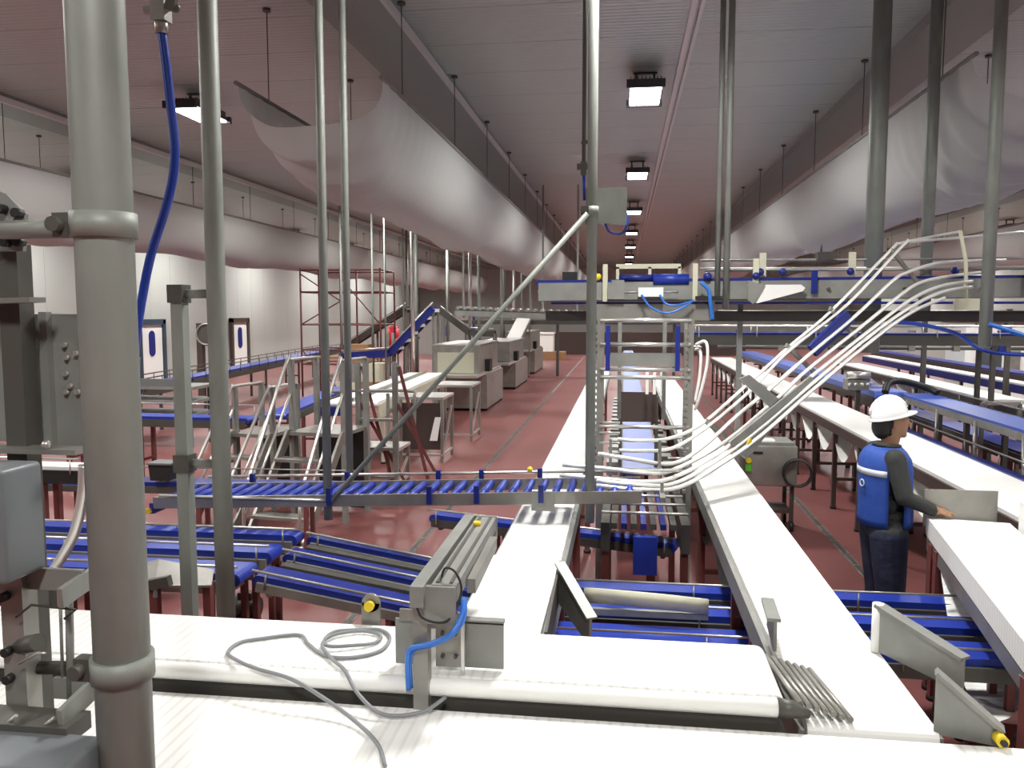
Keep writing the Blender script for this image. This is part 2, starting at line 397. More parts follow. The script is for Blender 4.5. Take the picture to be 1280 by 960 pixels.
for y, lb in ((4.39, 'between the two lanes nearest the front white belts'), (4.755, 'between the two lanes farthest from the front white belts')):
    conveyor('chain_conveyor', 'dark sloping chain track %s' % lb, (-1.92, y-.02, .925), (-.64, y+.05, .70), .07, 'steel_dark', 'black', thick=.05, frame_h=.05, legs=(.9,), leg_w=.03, leg_mat='rust_red', braces=False)

# ------------------------------------------------------------------ poles hung from the ceiling
def pole(label, x, y, z0, z1, r, m='galv', group=None, clamps=(), flange=True):
    t = thing('support_pole', label, 'pole', (x, y, z0), group)
    MB().cyl((x, y, z0), (x, y, z1), r, 20).build('pipe', m, t)
    if flange and abs(z1-ZC) < .1: MB().cyl((x, y, ZC-.02), (x, y, ZC), r*2.2, 16).build('ceiling_flange', m, t)
    if z0 < .01: MB().cyl((x, y, 0), (x, y, .02), r*2.2, 16).build('base_flange', m, t)
    for zc in clamps:
        c = MB().cyl((x, y, zc-.026), (x, y, zc+.026), r+.008, 20).build('clamp', m, t)
        MB().bar((x-r-.035, y-.02, zc), (x-r+.01, y-.02, zc), .03, .05).cyl((x-r-.022, y-.055, zc), (x-r-.022, y+.02, zc), .016, 10).build('clamp_bolt', 'steel_dark', c)
    return t
pole('thick mottled galvanised upright pipe with two band clamps beside the grey control box', -1.083, 1.62, 0, ZC, .058, clamps=(2.53, 1.575))
pole('galvanised pipe standing behind the cable-strewn belt, tied to a slim square post', -1.785, 3.45, 0, ZC, .042)
t = thing('square_post', 'slim square steel post tied by two arms to the galvanised pipe', 'post', (-1.96, 3.45, 0))
MB().bar((-1.96, 3.45, 0), (-1.96, 3.45, 2.47), .055, .055).build('tube', 'galv', t)
for zc in (2.43, 1.67):
    a = MB().cyl((-1.94, 3.45, zc), (-1.825, 3.45, zc), .02, 10).build('tie_arm', 'galv', t)
    MB().box(-1.995, -1.925, 3.41, 3.49, zc-.04, zc+.04).build('tie_bracket', 'steel_dark', t)
pole('slim pole carrying the blue roller track near its yellow-marked left end', -1.87, 5.0, 1.02, ZC, .027)
pole('slim pole carrying the rear side of the blue roller track next to the stairs', -1.91, 5.55, 1.08, ZC, .025)
pole('slim pole carrying the blue roller track, with junction box and diagonal brace', -.195, 5.0, 1.06, ZC, .030, clamps=(2.95,))
MB().cyl((-.22, 4.95, 2.93), (-1.86, 4.95, 1.12), .016, 10).solo('brace_pole', 'galv', 'thin diagonal brace between two slim poles of the roller track', 'brace')
pole('darker hanger pole of the twin pair over the elevated conveyor, ending behind its neighbour', .862, 7.94, 2.46, ZC, .026)
pole('paler hanger pole of the twin pair, its foot reaching below the elevated conveyor', .937, 7.90, 2.37, ZC, .030)
pole('thickest hanger pole on the right, behind the curved rail chute', 2.41, 8.53, 1.95, ZC, .085)
pole('medium hanger pole behind the elevated conveyor, right of the thickest hanger pole', 2.93, 8.62, 2.3, ZC, .057)
pole('medium hanger pole in front of the elevated conveyor, where the pale blue hose starts', 3.09, 7.6, 2.05, ZC, .052)
t = thing('junction_box', 'pale grey junction box on the slim braced pole', 'junction box', (-.10, 5.06, 2.89))
MB().box(-.235, .01, 5.035, 5.13, 2.88, 3.09).build('box', 'galv', t)
MB().tube(smooth_path([(-.12, 5.06, 2.885), (-.09, 5.05, 2.83), (-.02, 5.05, 2.82), (.015, 5.05, 2.88), (.005, 5.07, 2.95)]), .007, 8).build('cable', 'blue_tube', t)
t = thing('air_pipe', 'thin dark air pipe with a small valve beside the slim braced pole', 'pipe', (-.25, 5.06, 3.02))
MB().cyl((-.25, 5.06, 3.2), (-.25, 5.06, ZC), .012, 8).build('pipe', 'steel_dark', t)
MB().bar((-.29, 5.06, 3.22), (-.21, 5.06, 3.22), .03, .035).bar((-.25, 5.06, 3.17), (-.25, 5.06, 3.25), .035, .035).bar((-.26, 5.06, 3.36), (-.2, 5.02, 3.36), .02, .02).build('valve', 'steel_dark', t)
MB().cyl((-.25, 5.06, 3.18), (-.245, 5.06, 3.02), .009, 8).build('hose', 'blue_tube', t)
# blue air hose beside the thick pipe
t = thing('air_hose', 'dark blue air hose hanging from a brass valve beside the thick pipe', 'hose', (-1.5, 2.4, 2.1))
P = [(-1.39,2.4,3.19),(-1.38,2.4,3.1),(-1.37,2.4,2.98),(-1.36,2.4,2.86),(-1.37,2.4,2.76),(-1.40,2.4,2.66),(-1.45,2.4,2.53),(-1.48,2.4,2.42),(-1.51,2.4,2.28),(-1.52,2.4,2.2)]
MB().tube(smooth_path(P, 5), .0135, 12).build('hose', 'blue_tube', t)
MB().cyl((-1.52, 2.4, 2.21), (-1.525, 2.4, 2.12), .018, 12).build('coupling', 'black', t)
v = MB().cyl((-1.39, 2.4, 3.185), (-1.39, 2.4, 3.225), .019, 12).bar((-1.39, 2.4, 3.22), (-1.39, 2.4, 3.30), .045, .045).cyl((-1.44, 2.4, 3.255), (-1.34, 2.4, 3.265), .014, 10).build('valve', 'steel', t)
MB().cyl((-1.39, 2.4, 3.29), (-1.39, 2.4, ZC), .016, 12).build('feed_pipe', 'galv', t)
MB().bar((-1.345, 2.37, 3.24), (-1.325, 2.37, 3.31), .016, .03).ball((-1.33, 2.38, 3.25), .013).build('valve_lever', 'steel_dark', v)

# ------------------------------------------------------------------ bracket and boxes at the left of the thick pipe
t = thing('equipment_bracket', 'bolted steel bracket with clamp arm and sheet plates left of the thick pipe', 'bracket', (-1.4, 1.75, 0))
MB().cyl((-1.14, 1.65, 2.53), (-1.40, 1.72, 2.535), .021, 14).build('clamp_arm', 'galv', t)
f = MB().prism([(-1.47,1.75,2.64),(-1.41,1.75,2.62),(-1.365,1.75,2.575),(-1.375,1.75,2.49),(-1.47,1.75,2.49)], (0, .012, 0)).build('flange', 'steel_matte', t)
for x, z in ((-1.415,2.585),(-1.375,2.575),(-1.41,2.51),(-1.375,2.51)): MB().cyl((x, 1.752, z), (x, 1.728, z), .011, 8).build('bolt', 'black', f)
MB().bar((-1.437, 1.80, 0), (-1.437, 1.80, 2.51), .052, .05).build('strut', 'steel_dark', t)
MB().bar((-1.56, 1.75, 2.372), (-1.335, 1.74, 2.378), .05, .012).build('shelf_bar', 'steel', t)
pl = MB().box(-1.44, -1.28, 1.85, 1.862, 2.01, 2.345).box(-1.405, -1.385, 1.83, 1.85, 2.01, 2.35).build('sheet_plate', 'steel_matte', t)
for x, z in ((-1.35,2.27),(-1.32,2.25),(-1.345,2.24),(-1.35,2.20),(-1.34,2.17),(-1.35,2.155),(-1.32,2.155)): MB().cyl((x, 1.852, z), (x, 1.838, z), .0065, 8).build('bolt', 'steel_bright', pl)
MB().box(-1.62, -1.475, 1.84, 1.852, 2.03, 2.37).build('sheet_plate', 'steel_matte', t)
MB().box(-1.60, -1.26, 1.74, 1.80, 2.018, 2.03).build('shelf', 'steel', t)
MB().ball((-1.34, 1.75, 2.04), .011).build('bolt', 'steel_bright', t)
MB().bar((-1.60, 1.70, 1.735), (-1.225, 1.70, 1.735), .012, .05).bar((-1.225, 1.62, 1.72), (-1.225, 1.75, 1.735), .012, .045).build('bracket_arm', 'steel_matte', t)
MB().bar((-1.31, 1.70, 1.475), (-1.225, 1.70, 1.475), .012, .05).bar((-1.225, 1.60, 1.45), (-1.225, 1.75, 1.475), .012, .05).build('bracket_arm', 'steel_matte', t)
s = MB().bar((-1.39, 1.70, 1.30), (-1.39, 1.70, 1.75), .055, .05).build('strut', 'steel', t)
for z in (1.70, 1.57, 1.505): MB().cyl((-1.40, 1.68, z), (-1.40, 1.655, z), .011, 8).build('bolt', 'black', s)
MB().cyl((-1.385, 1.69, 1.575), (-1.315, 1.66, 1.60), .020, 10).cyl((-1.37, 1.72, 1.51), (-1.19, 1.74, 1.51), .016, 10).build('cross_pin', 'steel_dark', t)
MB().cyl((-1.262, 1.70, 1.73), (-1.272, 1.70, 1.40), .009, 8).cyl((-1.285, 1.70, 1.73), (-1.29, 1.70, 1.45), .004, 6).build('rod', 'steel_matte', t)
MB().tube([(-1.36, 1.65, 1.66), (-1.32, 1.65, 1.69), (-1.21, 1.65, 1.685), (-1.24, 1.65, 1.662)], .003, 6).build('wire_clip', 'steel_dark', t)
MB().tube([(-1.36, 1.65, 1.55), (-1.31, 1.65, 1.578), (-1.29, 1.65, 1.58)], .003, 6).build('wire_clip', 'steel_bright', t)
def bevel_box(x0, x1, y0, y1, z0, z1, b):
    me = bpy.data.meshes.new('x'); bm = bmesh.new(); bmesh.ops.create_cube(bm, size=1)
    for v_ in bm.verts: v_.co = ((x0+x1)/2 + v_.co.x*(x1-x0), (y0+y1)/2 + v_.co.y*(y1-y0), (z0+z1)/2 + v_.co.z*(z1-z0))
    bmesh.ops.bevel(bm, geom=bm.edges[:], offset=b, segments=3, affect='EDGES', profile=.5)
    r = MB(); bm.verts.index_update(); r.add([v_.co.copy() for v_ in bm.verts], [tuple(v_.index for v_ in f_.verts) for f_ in bm.faces], True); bm.free(); bpy.data.meshes.remove(me); return r
t = thing('control_box', 'blue-grey control box with rounded edges mounted on the bolted bracket', 'control box', (-1.47, 1.66, 1.745))
bevel_box(-1.68, -1.305, 1.56, 1.69, 1.765, 2.015, .012).build('box', 'cabinet', t); MB().box(-1.6, -1.36, 1.64, 1.70, 1.745, 1.77).build('mount', 'steel_dark', t)
t = thing('control_box', 'dark blue-grey box at the foot of the strut beneath the bracket', 'control box', (-1.3, 1.55, 1.2))
bevel_box(-1.62, -1.118, 1.45, 1.60, 1.18, 1.425, .012).build('box', 'cabinet', t)
MB().box(-1.56, -1.20, 1.585, 1.67, 1.40, 1.44).build('mount', 'steel_dark', t)
for x in (-1.36, -1.27): MB().cyl((x, 1.60, 1.43), (x+.03, 1.60, 1.455), .004, 6).build('screw', 'steel_bright', t)

# ------------------------------------------------------------------ pusher gantry over the front belt, its hoses and the loose cable
t = thing('pusher_gantry', 'grey steel pusher gantry with square post and long twin rail arm over the front belt', 'pusher', (-.62, 2.66, .9))
MB().bar((-.655, 2.60, 0), (-.655, 2.60, 1.44), .05, .05).build('post', 'steel', t)
MB().bar((-.655, 2.53, 1.43), (-.66, 3.50, 1.43), .045, .07).build('beam', 'steel_matte', t)
a = MB().bar((-.575, 2.58, 1.43), (-.585, 3.50, 1.43), .085, .055).build('slide_rail', 'steel_matte', t)
MB().bar((-.555, 2.60, 1.459), (-.565, 3.48, 1.459), .012, .006).bar((-.60, 2.60, 1.459), (-.61, 3.48, 1.459), .012, .006).build('groove', 'steel_dark', a)
MB().bar((-.515, 2.75, 1.40), (-.525, 3.30, 1.40), .03, .05).build('cylinder', 'steel', t)
MB().box(-.635, -.535, 2.565, 2.585, 1.33, 1.455).build('end_plate', 'steel_matte', t)
MB().box(-.64, -.54, 3.49, 3.51, 1.36, 1.46).build('end_plate', 'steel_matte', t)
MB().box(-.775, -.685, 2.70, 2.712, 1.13, 1.29).build('paddle', 'steel_matte', t)
r = MB().box(-.545, -.395, 2.70, 2.712, 1.13, 1.29).box(-.545, -.395, 2.70, 2.735, 1.285, 1.297).build('paddle', 'steel_matte', t)
MB().box(-.625, -.53, 2.672, 2.69, 1.14, 1.33).build('carriage_plate', 'steel', t)
for x, z in ((-.60,1.18),(-.555,1.18),(-.60,1.26),(-.555,1.26)): MB().cyl((x, 2.672, z), (x, 2.66, z), .007, 8).build('bolt', 'steel_dark', t)
MB().bar((-.528, 2.66, 1.12), (-.528, 2.66, 1.34), .012, .012).build('guide_rod', 'steel_bright', t)
MB().bar((-.72, 2.69, 1.29), (-.72, 2.69, 1.33), .07, .012).build('sensor_bracket', 'steel', t)
MB().cyl((-.60, 3.34, 1.458), (-.60, 3.34, 1.475), .016, 12).build('knob', 'yellow', t)
MB().tube(smooth_path([(-.52, 2.62, 1.40), (-.515, 2.58, 1.36), (-.545, 2.54, 1.31), (-.61, 2.54, 1.275), (-.68, 2.55, 1.25), (-.695, 2.56, 1.20), (-.695, 2.57, 1.10)], 6), .0085, 8).build('hose', 'blue_tube_light', t)
MB().tube(smooth_path([(-.515, 2.63, 1.40), (-.51, 2.59, 1.345), (-.545, 2.55, 1.30), (-.61, 2.55, 1.265), (-.672, 2.56, 1.24), (-.69, 2.575, 1.19), (-.69, 2.585, 1.10)], 6), .007, 8).build('hose', 'blue_tube_light', t)
MB().tube(smooth_path([(-.60, 2.66, 1.455), (-.58, 2.63, 1.50), (-.54, 2.61, 1.49), (-.525, 2.62, 1.42), (-.56, 2.56, 1.345), (-.64, 2.54, 1.36), (-.68, 2.62, 1.39)], 6), .004, 6).build('cable', 'black', t)
t = thing('loose_cable', 'grey cable lying in loops on the white belt and trailing over its edge', 'cable', (-1.1, 2.7, 1.04))
P = [(-.67,2.21,1.04),(-.73,2.33,1.04),(-.84,2.44,1.05),(-.96,2.50,1.085),(-1.09,2.54,1.125),(-1.24,2.585,1.135),(-1.33,2.63,1.14),(-1.40,2.71,1.128),(-1.40,2.80,1.128),(-1.33,2.85,1.128),(-1.21,2.90,1.128),(-1.14,2.82,1.128),(-1.04,2.73,1.128),(-.94,2.73,1.128),(-.86,2.80,1.128),(-.86,2.92,1.128),(-.92,2.99,1.128),(-1.0,2.98,1.128),(-1.08,2.94,1.132),(-1.09,2.85,1.136),(-1.05,2.79,1.138),(-.96,2.82,1.134),(-.90,2.86,1.13),(-.90,2.93,1.13),(-.98,2.96,1.132),(-1.07,2.90,1.136),(-1.08,2.80,1.138),(-1.0,2.69,1.134),(-.93,2.62,1.128),(-.86,2.54,1.09),(-.76,2.49,1.05),(-.64,2.52,1.05),(-.57,2.575,1.08)]
MB().tube(smooth_path(P, 6), .0065, 8).build('cord', 'grey_cable', t)
t = thing('sensor_clamp', 'small steel sensor clamp with yellow knob on the far edge of the cable-strewn belt', 'clamp', (-.98, 3.09, 1.05))
MB().box(-1.02, -.945, 3.075, 3.09, 1.04, 1.20).cyl((-.982, 3.075, 1.20), (-.982, 3.09, 1.20), .037, 16).build('bracket', 'steel', t)
MB().cyl((-.982, 3.07, 1.195), (-.982, 3.045, 1.195), .02, 12).build('knob', 'yellow', t)

# ------------------------------------------------------------------ blue roller track on the slim poles
A = Vector((-3.05, 5.0, 1.10)); B = Vector((.12, 5.0, 1.235)); d = (B-A).normalized()
t = thing('roller_conveyor', 'narrow roller conveyor with spaced blue rollers hung on slim poles', 'conveyor', (-1.46, 5.2, 1.0))
for y in (5.0-.03, 5.40): MB().bar(A + Vector((0, y-5.0, 0)), B + Vector((0, y-5.0, 0)), .02, .075).build('side_frame', 'steel', t)
n = 34
for k in range(n):
    p = A + d*(.07 + 3.03*k/(n-1)) + Vector((0, 0, .012)); MB().cyl(p + Vector((0, -.01, 0)), p + Vector((0, .39, 0)), .024, 10).build('roller', 'blue_belt', t)
for yo, m_ in ((.50, 'steel_bright'),):
    MB().cyl(A + Vector((.1, yo, .07)), B + Vector((.25, yo, .07)), .011, 8).build('guide_rail', m_, t)
MB().cyl(A + Vector((.05, -.05, .055)), A + Vector((1.2, -.05, .055)) + d*.0, .010, 8).build('guide_rail', 'steel_bright', t)
for k, x in enumerate((-2.6, -1.9, -1.25, -.95, -.55)):
    q = A + d*(x+3.05)/d.x
    for yo in (.47, -.055): 
        b = MB().bar(q + Vector((.06*(yo < 0), yo, -.02)), q + Vector((.06*(yo < 0), yo, .09)), .032, .032).build('rail_clamp', 'blue', t)
MB().bar(A + Vector((-.02, -.03, -.04)), A + Vector((-.02, .40, -.04)), .03, .07).build('end_bar', 'blue', t)
MB().bar(A + Vector((-.35, -.04, -.14)), A + Vector((-.02, -.03, -.05)), .03, .03).build('end_strut', 'yellow', t)
MB().bar(B + Vector((-.67, -.045, -.04)), B + Vector((-.53, -.045, -.04)), .02, .12).cyl(B + Vector((-.6, -.06, -.06)), B + Vector((-.6, -.04, -.06)), .02, 10).build('drive_bracket', 'steel_matte', t)
MB().ball((-.62, 5.49, 1.285), .020).build('knob', 'yellow', t)

# ------------------------------------------------------------------ curved rail chute rising to the elevated conveyor
rods = {
 'r1': [(-.03,5.6,1.49),(.12,5.6,1.48),(.35,5.85,1.47),(.59,6.1,1.55),(.92,6.41,1.79),(1.29,6.75,2.07),(1.69,7.09,2.36),(2.28,7.55,2.89),(2.36,7.61,2.94),(2.67,7.83,3.01),(3.02,8.08,3.08)],
 'r2': [(-.02,5.55,1.42),(.12,5.55,1.42),(.34,5.8,1.4),(.58,6.05,1.5),(.95,6.4,1.75),(1.28,6.7,2.04),(1.84,7.16,2.42),(2.39,7.59,2.93),(2.48,7.65,2.96),(3.01,8.03,3.02),(3.76,8.52,3.11)],
 'r3': [(-.16,5.45,1.41),(.06,5.45,1.38),(.34,5.7,1.31),(.56,5.93,1.39),(.84,6.21,1.59),(1.11,6.45,1.77),(1.46,6.76,2.02),(1.89,7.12,2.32),(2.25,7.4,2.61),(2.41,7.52,2.69),(2.69,7.72,2.77),(3.07,7.99,2.81),(3.51,8.28,2.83)],
 'r4': [(-.39,5.35,1.35),(-.09,5.35,1.33),(.12,5.35,1.31),(.33,5.6,1.28),(.73,6.01,1.42),(1.17,6.42,1.71),(1.42,6.65,1.9),(1.95,7.08,2.25),(2.35,7.39,2.52),(2.55,7.55,2.61),(2.81,7.73,2.66),(3.22,8.01,2.71)],
 'r5': [(-.4,5.25,1.3),(-.09,5.25,1.28),(.11,5.25,1.27),(.33,5.5,1.25),(.66,5.84,1.36),(.96,6.15,1.54),(1.38,6.53,1.82),(1.96,7.01,2.19),(2.36,7.32,2.44),(2.69,7.57,2.57),(3.05,7.82,2.62)],
 'r6': [(-.16,5.2,1.28),(.11,5.2,1.26),(.35,5.48,1.22),(.67,5.82,1.33),(.99,6.13,1.51),(1.41,6.51,1.79),(1.97,6.98,2.16),(2.37,7.29,2.39),(2.7,7.54,2.52),(3.03,7.77,2.57)],
 'r7': [(-.16,5.15,1.26),(.11,5.15,1.24),(.38,5.46,1.2),(.7,5.8,1.31),(1.02,6.11,1.48),(1.43,6.49,1.76),(1.99,6.96,2.13),(2.37,7.25,2.35),(2.71,7.5,2.47)]}
t = thing('rail_chute', 'curved chute of bright steel rods sweeping up to the elevated conveyor', 'chute', (1.0, 6.2, 1.15))
for k in rods: MB().tube(smooth_path(rods[k], 5), .0125 if k in ('r1', 'r2') else .0145, 10).build('rail_rod', 'polished_rod', t)
MB().prism([(.75,5.89,1.44),(.88,6.02,1.3),(.95,6.09,1.35),(1.16,6.28,1.57),(1.52,6.61,1.8),(1.42,6.52,1.86)], (-.012, .012, 0)).build('side_plate', 'steel_matte', t)
MB().prism([(.895,5.985,1.46),(.87,5.96,1.415),(.925,6.015,1.415)], (.004, -.004, 0)).build('warning_mark', 'yellow', t)
MB().prism([(.82,6.0,1.88),(.90,6.08,1.90),(1.26,6.40,1.62),(1.20,6.34,1.55)], (-.01, .01, 0)).build('cross_plate', 'steel_matte', t)
MB().prism([(1.46,6.77,2.08),(1.53,6.82,2.0),(1.89,7.12,2.28),(1.80,7.05,2.36)], (-.02, .02, 0)).build('slide_strip', 'blue', t)
for p0, ln in (((1.27, 6.73, 2.09), .75), ((1.67, 7.07, 2.38), .75), ((.60, 6.10, 1.56), .55), ((2.27, 7.53, 2.88), .9)):
    p0 = Vector(p0); MB().bar(p0, p0 + Vector((.37, .33, -.31))*ln, .02, .035).build('rod_clamp', 'steel_matte', t)
MB().tube([(2.96, 7.9, 3.07), (3.0, 7.85, 2.80), (3.0, 7.8, 2.40)], .018, 8).bar((2.9, 7.8, 2.42), (3.12, 7.8, 2.42), .05, .10).build('hanger_bracket', 'cream', t)
for x in (-.08, .25): MB().bar((x, 5.05, 1.20), (x, 5.6, 1.20), .03, .03).bar((x, 5.58, 1.19), (x, 5.58, 1.49), .02, .02).bar((x, 5.2, 1.19), (x, 5.2, 1.28), .02, .02).build('rod_support', 'steel', t)

# ------------------------------------------------------------------ middle blue line: elevator frame, infeed, belt
t = thing('elevator_frame', 'tall steel elevator frame with blue guide strips between the two long white belts', 'elevator', (.165, 6.5, 0))
for x in (-.18, .51):
    for y in (6.45, 6.85): MB().bar((x, y, 0), (x, y, 2.30), .045, .045).build('upright', 'steel', t)
    c = MB()
    for k in range(26): c.box(x-.045, x-.02, 6.41, 6.44, .95+k*.05, .975+k*.05)
    c.build('chain', 'steel', t)['kind'] = 'stuff'
for x in (-.03, .32): MB().bar((x, 6.6, 1.5), (x, 6.6, 2.29), .03, .03).build('inner_post', 'steel_matte', t)
for z in (2.285, 2.10, 1.905, 1.845, 1.46, 1.12): MB().cyl((-.18, 6.43, z), (.51, 6.43, z), .016, 8).build('cross_bar', 'steel_bright', t)
MB().box(-.10, .44, 6.44, 6.455, 1.93, 2.035).build('cross_plate', 'steel_matte', t)
for x in (-.12, .41): MB().box(x-.017, x+.017, 6.40, 6.43, 1.90, 2.245).build('guide_strip', 'blue', t)
MB().box(-.02, .29, 7.17, 7.185, 1.40, 1.66).build('chute_plate', 'dark_brown', t)
for x in (-.02, .29): MB().bar((x, 7.2, 1.0), (x, 7.2, 1.62), .03, .03).build('plate_post', 'steel_dark', t)
for k in range(4):
    z = 1.25 + .08*k
    MB().cyl((-.18, 6.43, z), (-.02, 6.43, z), .010, 6).cyl((.35, 6.43, z-.03), (.51, 6.43, z-.03), .010, 6).build('short_bar', 'steel_bright', t)
for k in range(3): MB().bar((.20+k*.06, 7.0, 1.66), (.20+k*.06, 7.0, 1.86), .025, .025).build('finger', 'white_plastic', t)
MB().tube(smooth_path([(.55, 6.45, 2.10), (.62, 6.4, 2.12), (.63, 6.4, 1.95), (.58, 6.42, 1.70), (.55, 6.45, 1.6)]), .012, 8).build('hose', 'white_plastic', t)
MB().tube(smooth_path([(.55, 6.50, 2.06), (.585, 6.45, 2.04), (.58, 6.45, 1.85), (.55, 6.45, 1.66)]), .012, 8).build('hose', 'white_plastic', t)
t = thing('infeed_conveyor', 'dark steel infeed with blue slats below the curved rail chute', 'conveyor', (.16, 5.9, 0))
for x in (-.11, .43):
    MB().box(x-.03, x+.03, 5.55, 7.12, .72, .92).build('side_frame', 'steel_dark', t)
    for y in (5.65, 7.05): MB().bar((x, y, 0), (x, y, .74), .05, .05).build('leg', 'rust_red', t)
for k in range(7): MB().box(-.07+k*.067, -.07+k*.067+.04, 5.62, 7.0, .86, .90).build('slat', 'blue' if k % 2 else 'steel_dark', t)
for k in range(5): MB().cyl((-.14, 5.75+k*.28, .945), (.46, 5.75+k*.28, .945), .011, 8).build('cross_bar', 'steel_bright', t)
MB().box(.08, .24, 5.5, 5.56, .58, .84).build('drop_belt', 'blue_belt', t)
t = conveyor('blue_belt_conveyor', 'long pale blue belt conveyor running through the elevator frame down the hall', (.165, 7.25, .97), (.165, 30, .97), .32, 'blue_belt_light', 'steel_dark', thick=.06, legs=(.15, .35, .6, .9))
for k in range(14): MB().box(.37, .46, 7.4+k*.42, 7.6+k*.42, .88, .99).build('bearing_block', 'steel_dark', t); MB().box(-.14, -.04, 7.4+k*.42, 7.62+k*.42, .88, 1.0).build('bearing_block', 'steel_matte', t)
conveyor('blue_belt_conveyor', 'low blue belt conveyor passing crosswise beneath the elevator frame, far side of the roller track', (-1.55, 6.60, .69), (.42, 6.08, .66), .17, 'blue_belt', 'steel_dark', thick=.07, frame_h=.06, legs=(.3,.9), leg_w=.035, rail=(.05, .008, 'steel_bright', (1,)), leg_mat='rust_red')

# ------------------------------------------------------------------ elevated cross conveyor
t = conveyor('elevated_conveyor', 'elevated conveyor with grey side plates and dark blue belt spanning above the elevator', (-.85, 8.2, 2.655), (7.2, 8.2, 2.70), .46, 'blue', 'steel_matte', thick=.05, frame_h=.17, legs=())
MB().cyl((-.76, 7.955, 2.55), (-.76, 7.975, 2.55), .065, 20).build('end_disc', 'white_plastic', t)
MB().prism([(-.55,7.953,2.50),(-.44,7.953,2.50),(-.495,7.953,2.58)], (0, .004, 0)).build('warning_mark', 'yellow', t)
MB().box(-.70, 7.0, 7.98, 8.42, 2.425, 2.445).build('return_belt', 'blue', t)
MB().box(-.78, 7.2, 8.28, 8.38, 2.26, 2.36).build('support_beam', 'steel_dark', t)
for x in (-.24, 1.13, 4.25): MB().bar((x, 8.35, 0), (x, 8.35, 2.45), .05, .05).build('support_post', 'steel_matte', t)
MB().box(-.26, .80, 7.93, 8.0, 2.27, 2.425).build('front_beam', 'steel', t)
for k in range(9): MB().cyl((1.2+k*.66, 7.92, 2.56), (1.2+k*.66, 7.955, 2.56), .016, 8).build('bolt', 'steel_dark', t)
for x, w_ in ((1.73, .05), (3.58, .06)): MB().box(x-w_/2, x+w_/2, 7.91, 7.945, 2.52, 2.73).build('rail_clamp', 'blue', t)
for x in (1.45, 1.25, 2.05, 2.95): MB().ball((x, 7.95, 2.72), .035).build('rail_clamp', 'blue', t)
for y, z, m_ in ((8.5, 2.86, 'steel'), (8.5, 2.78, 'steel_bright'), (8.02, 2.74, 'steel')): MB().cyl((.75, y, z), (7.0, y, z), .012, 8).build('guide_rail', m_, t)
for x in (1.28, 2.08): MB().bar((x, 8.02, 2.68), (x, 8.02, 2.90), .06, .03).build('rail_holder', 'cream', t)
MB().box(1.86, 2.0, 8.4, 8.52, 2.86, 2.93).cyl((1.9, 8.45, 2.93), (1.9, 8.45, 3.0), .01, 6).build('sensor', 'steel_dark', t)
# upper diverter riding on it
t = thing('diverter', 'white-framed diverter with blue roller and air cylinder on the elevated conveyor', 'diverter', (.2, 8.0, 2.43))
for x in (-.18, .655): MB().bar((x, 7.92, 2.45), (x, 7.92, 2.80), .045, .04).build('post', 'cream', t)
MB().bar((-.08, 8.05, 2.785), (.53, 8.05, 2.785), .03, .045).bar((-.065, 8.05, 2.65), (-.065, 8.05, 2.78), .03, .03).bar((.24, 8.05, 2.65), (.24, 8.05, 2.78), .03, .03).bar((.52, 8.05, 2.65), (.52, 8.05, 2.78), .03, .03).build('top_frame', 'cream', t)
MB().cyl((.27, 7.96, 2.655), (.60, 7.96, 2.655), .052, 16).build('roller', 'blue_belt', t)
MB().cyl((-.05, 7.96, 2.675), (.27, 7.96, 2.675), .028, 14).build('shaft', 'blue', t)
MB().box(-.155, .0, 7.86, 7.93, 2.47, 2.60).box(-.12, .0, 7.88, 7.93, 2.60, 2.65).build('gearbox', 'steel_matte', t)
MB().bar((0.13, 7.86, 2.535), (.36, 7.86, 2.535), .08, .085).build('air_cylinder', 'white_plastic', t)
MB().cyl((.0, 7.86, 2.535), (.5, 7.86, 2.54), .014, 8).build('piston_rod', 'steel_bright', t)
MB().tube(smooth_path([(.16, 7.82, 2.51), (.24, 7.80, 2.40), (.38, 7.79, 2.34), (.52, 7.80, 2.38), (.64, 7.85, 2.46)]), .010, 8).build('hose', 'blue_tube_light', t)
MB().tube(smooth_path([(.33, 7.82, 2.51), (.38, 7.80, 2.43), (.48, 7.79, 2.41), (.62, 7.84, 2.45)]), .010, 8).build('hose', 'blue_tube_light', t)
MB().bar((.655, 7.86, 2.48), (.90, 7.86, 2.48), .04, .035).build('valve_bar', 'black', t)
v = MB().tube(smooth_path([(.70, 7.83, 2.62), (.77, 7.82, 2.55), (.79, 7.82, 2.42), (.81, 7.83, 2.28)]), .018, 8).build('hose', 'blue_tube_light', t)
MB().ball((-.25, 7.95, 2.68), .035).build('knob', 'yellow', t)
MB().ball((.77, 7.93, 2.68), .04).build('knob', 'blue', t)
MB().prism([(.78,7.84,2.47),(.83,7.84,2.47),(.83,7.84,2.28),(.80,7.84,2.28)], (0,.02,0)).build('filter_bowl', 'glass_grey', t)
t = thing('deflector', 'pale tapered deflector arm hinged on the elevated conveyor', 'deflector', (1.2, 7.9, 2.43))
MB().prism([(1.13,7.87,2.60),(1.16,7.87,2.44),(1.22,7.87,2.43),(1.62,7.87,2.54),(1.64,7.87,2.57),(1.60,7.87,2.60)], (0, .02, 0)).build('arm', 'white_plastic', t)
MB().prism([(1.13,7.85,2.64),(1.13,7.85,2.46),(1.18,7.85,2.42),(1.24,7.85,2.52),(1.28,7.85,2.60)], (0, .02, 0)).build('hinge_plate', 'steel_matte', t)
MB().bar((1.20, 7.89, 2.62), (1.20, 7.89, 2.84), .05, .03).build('post', 'cream', t); MB().ball((1.20, 7.87, 2.68), .035).build('clamp', 'blue', t)
MB().box(-.60, -.46, 8.1, 8.25, 2.66, 2.74).solo('sensor_box', 'black', 'small black box on the end of the elevated conveyor', 'box')
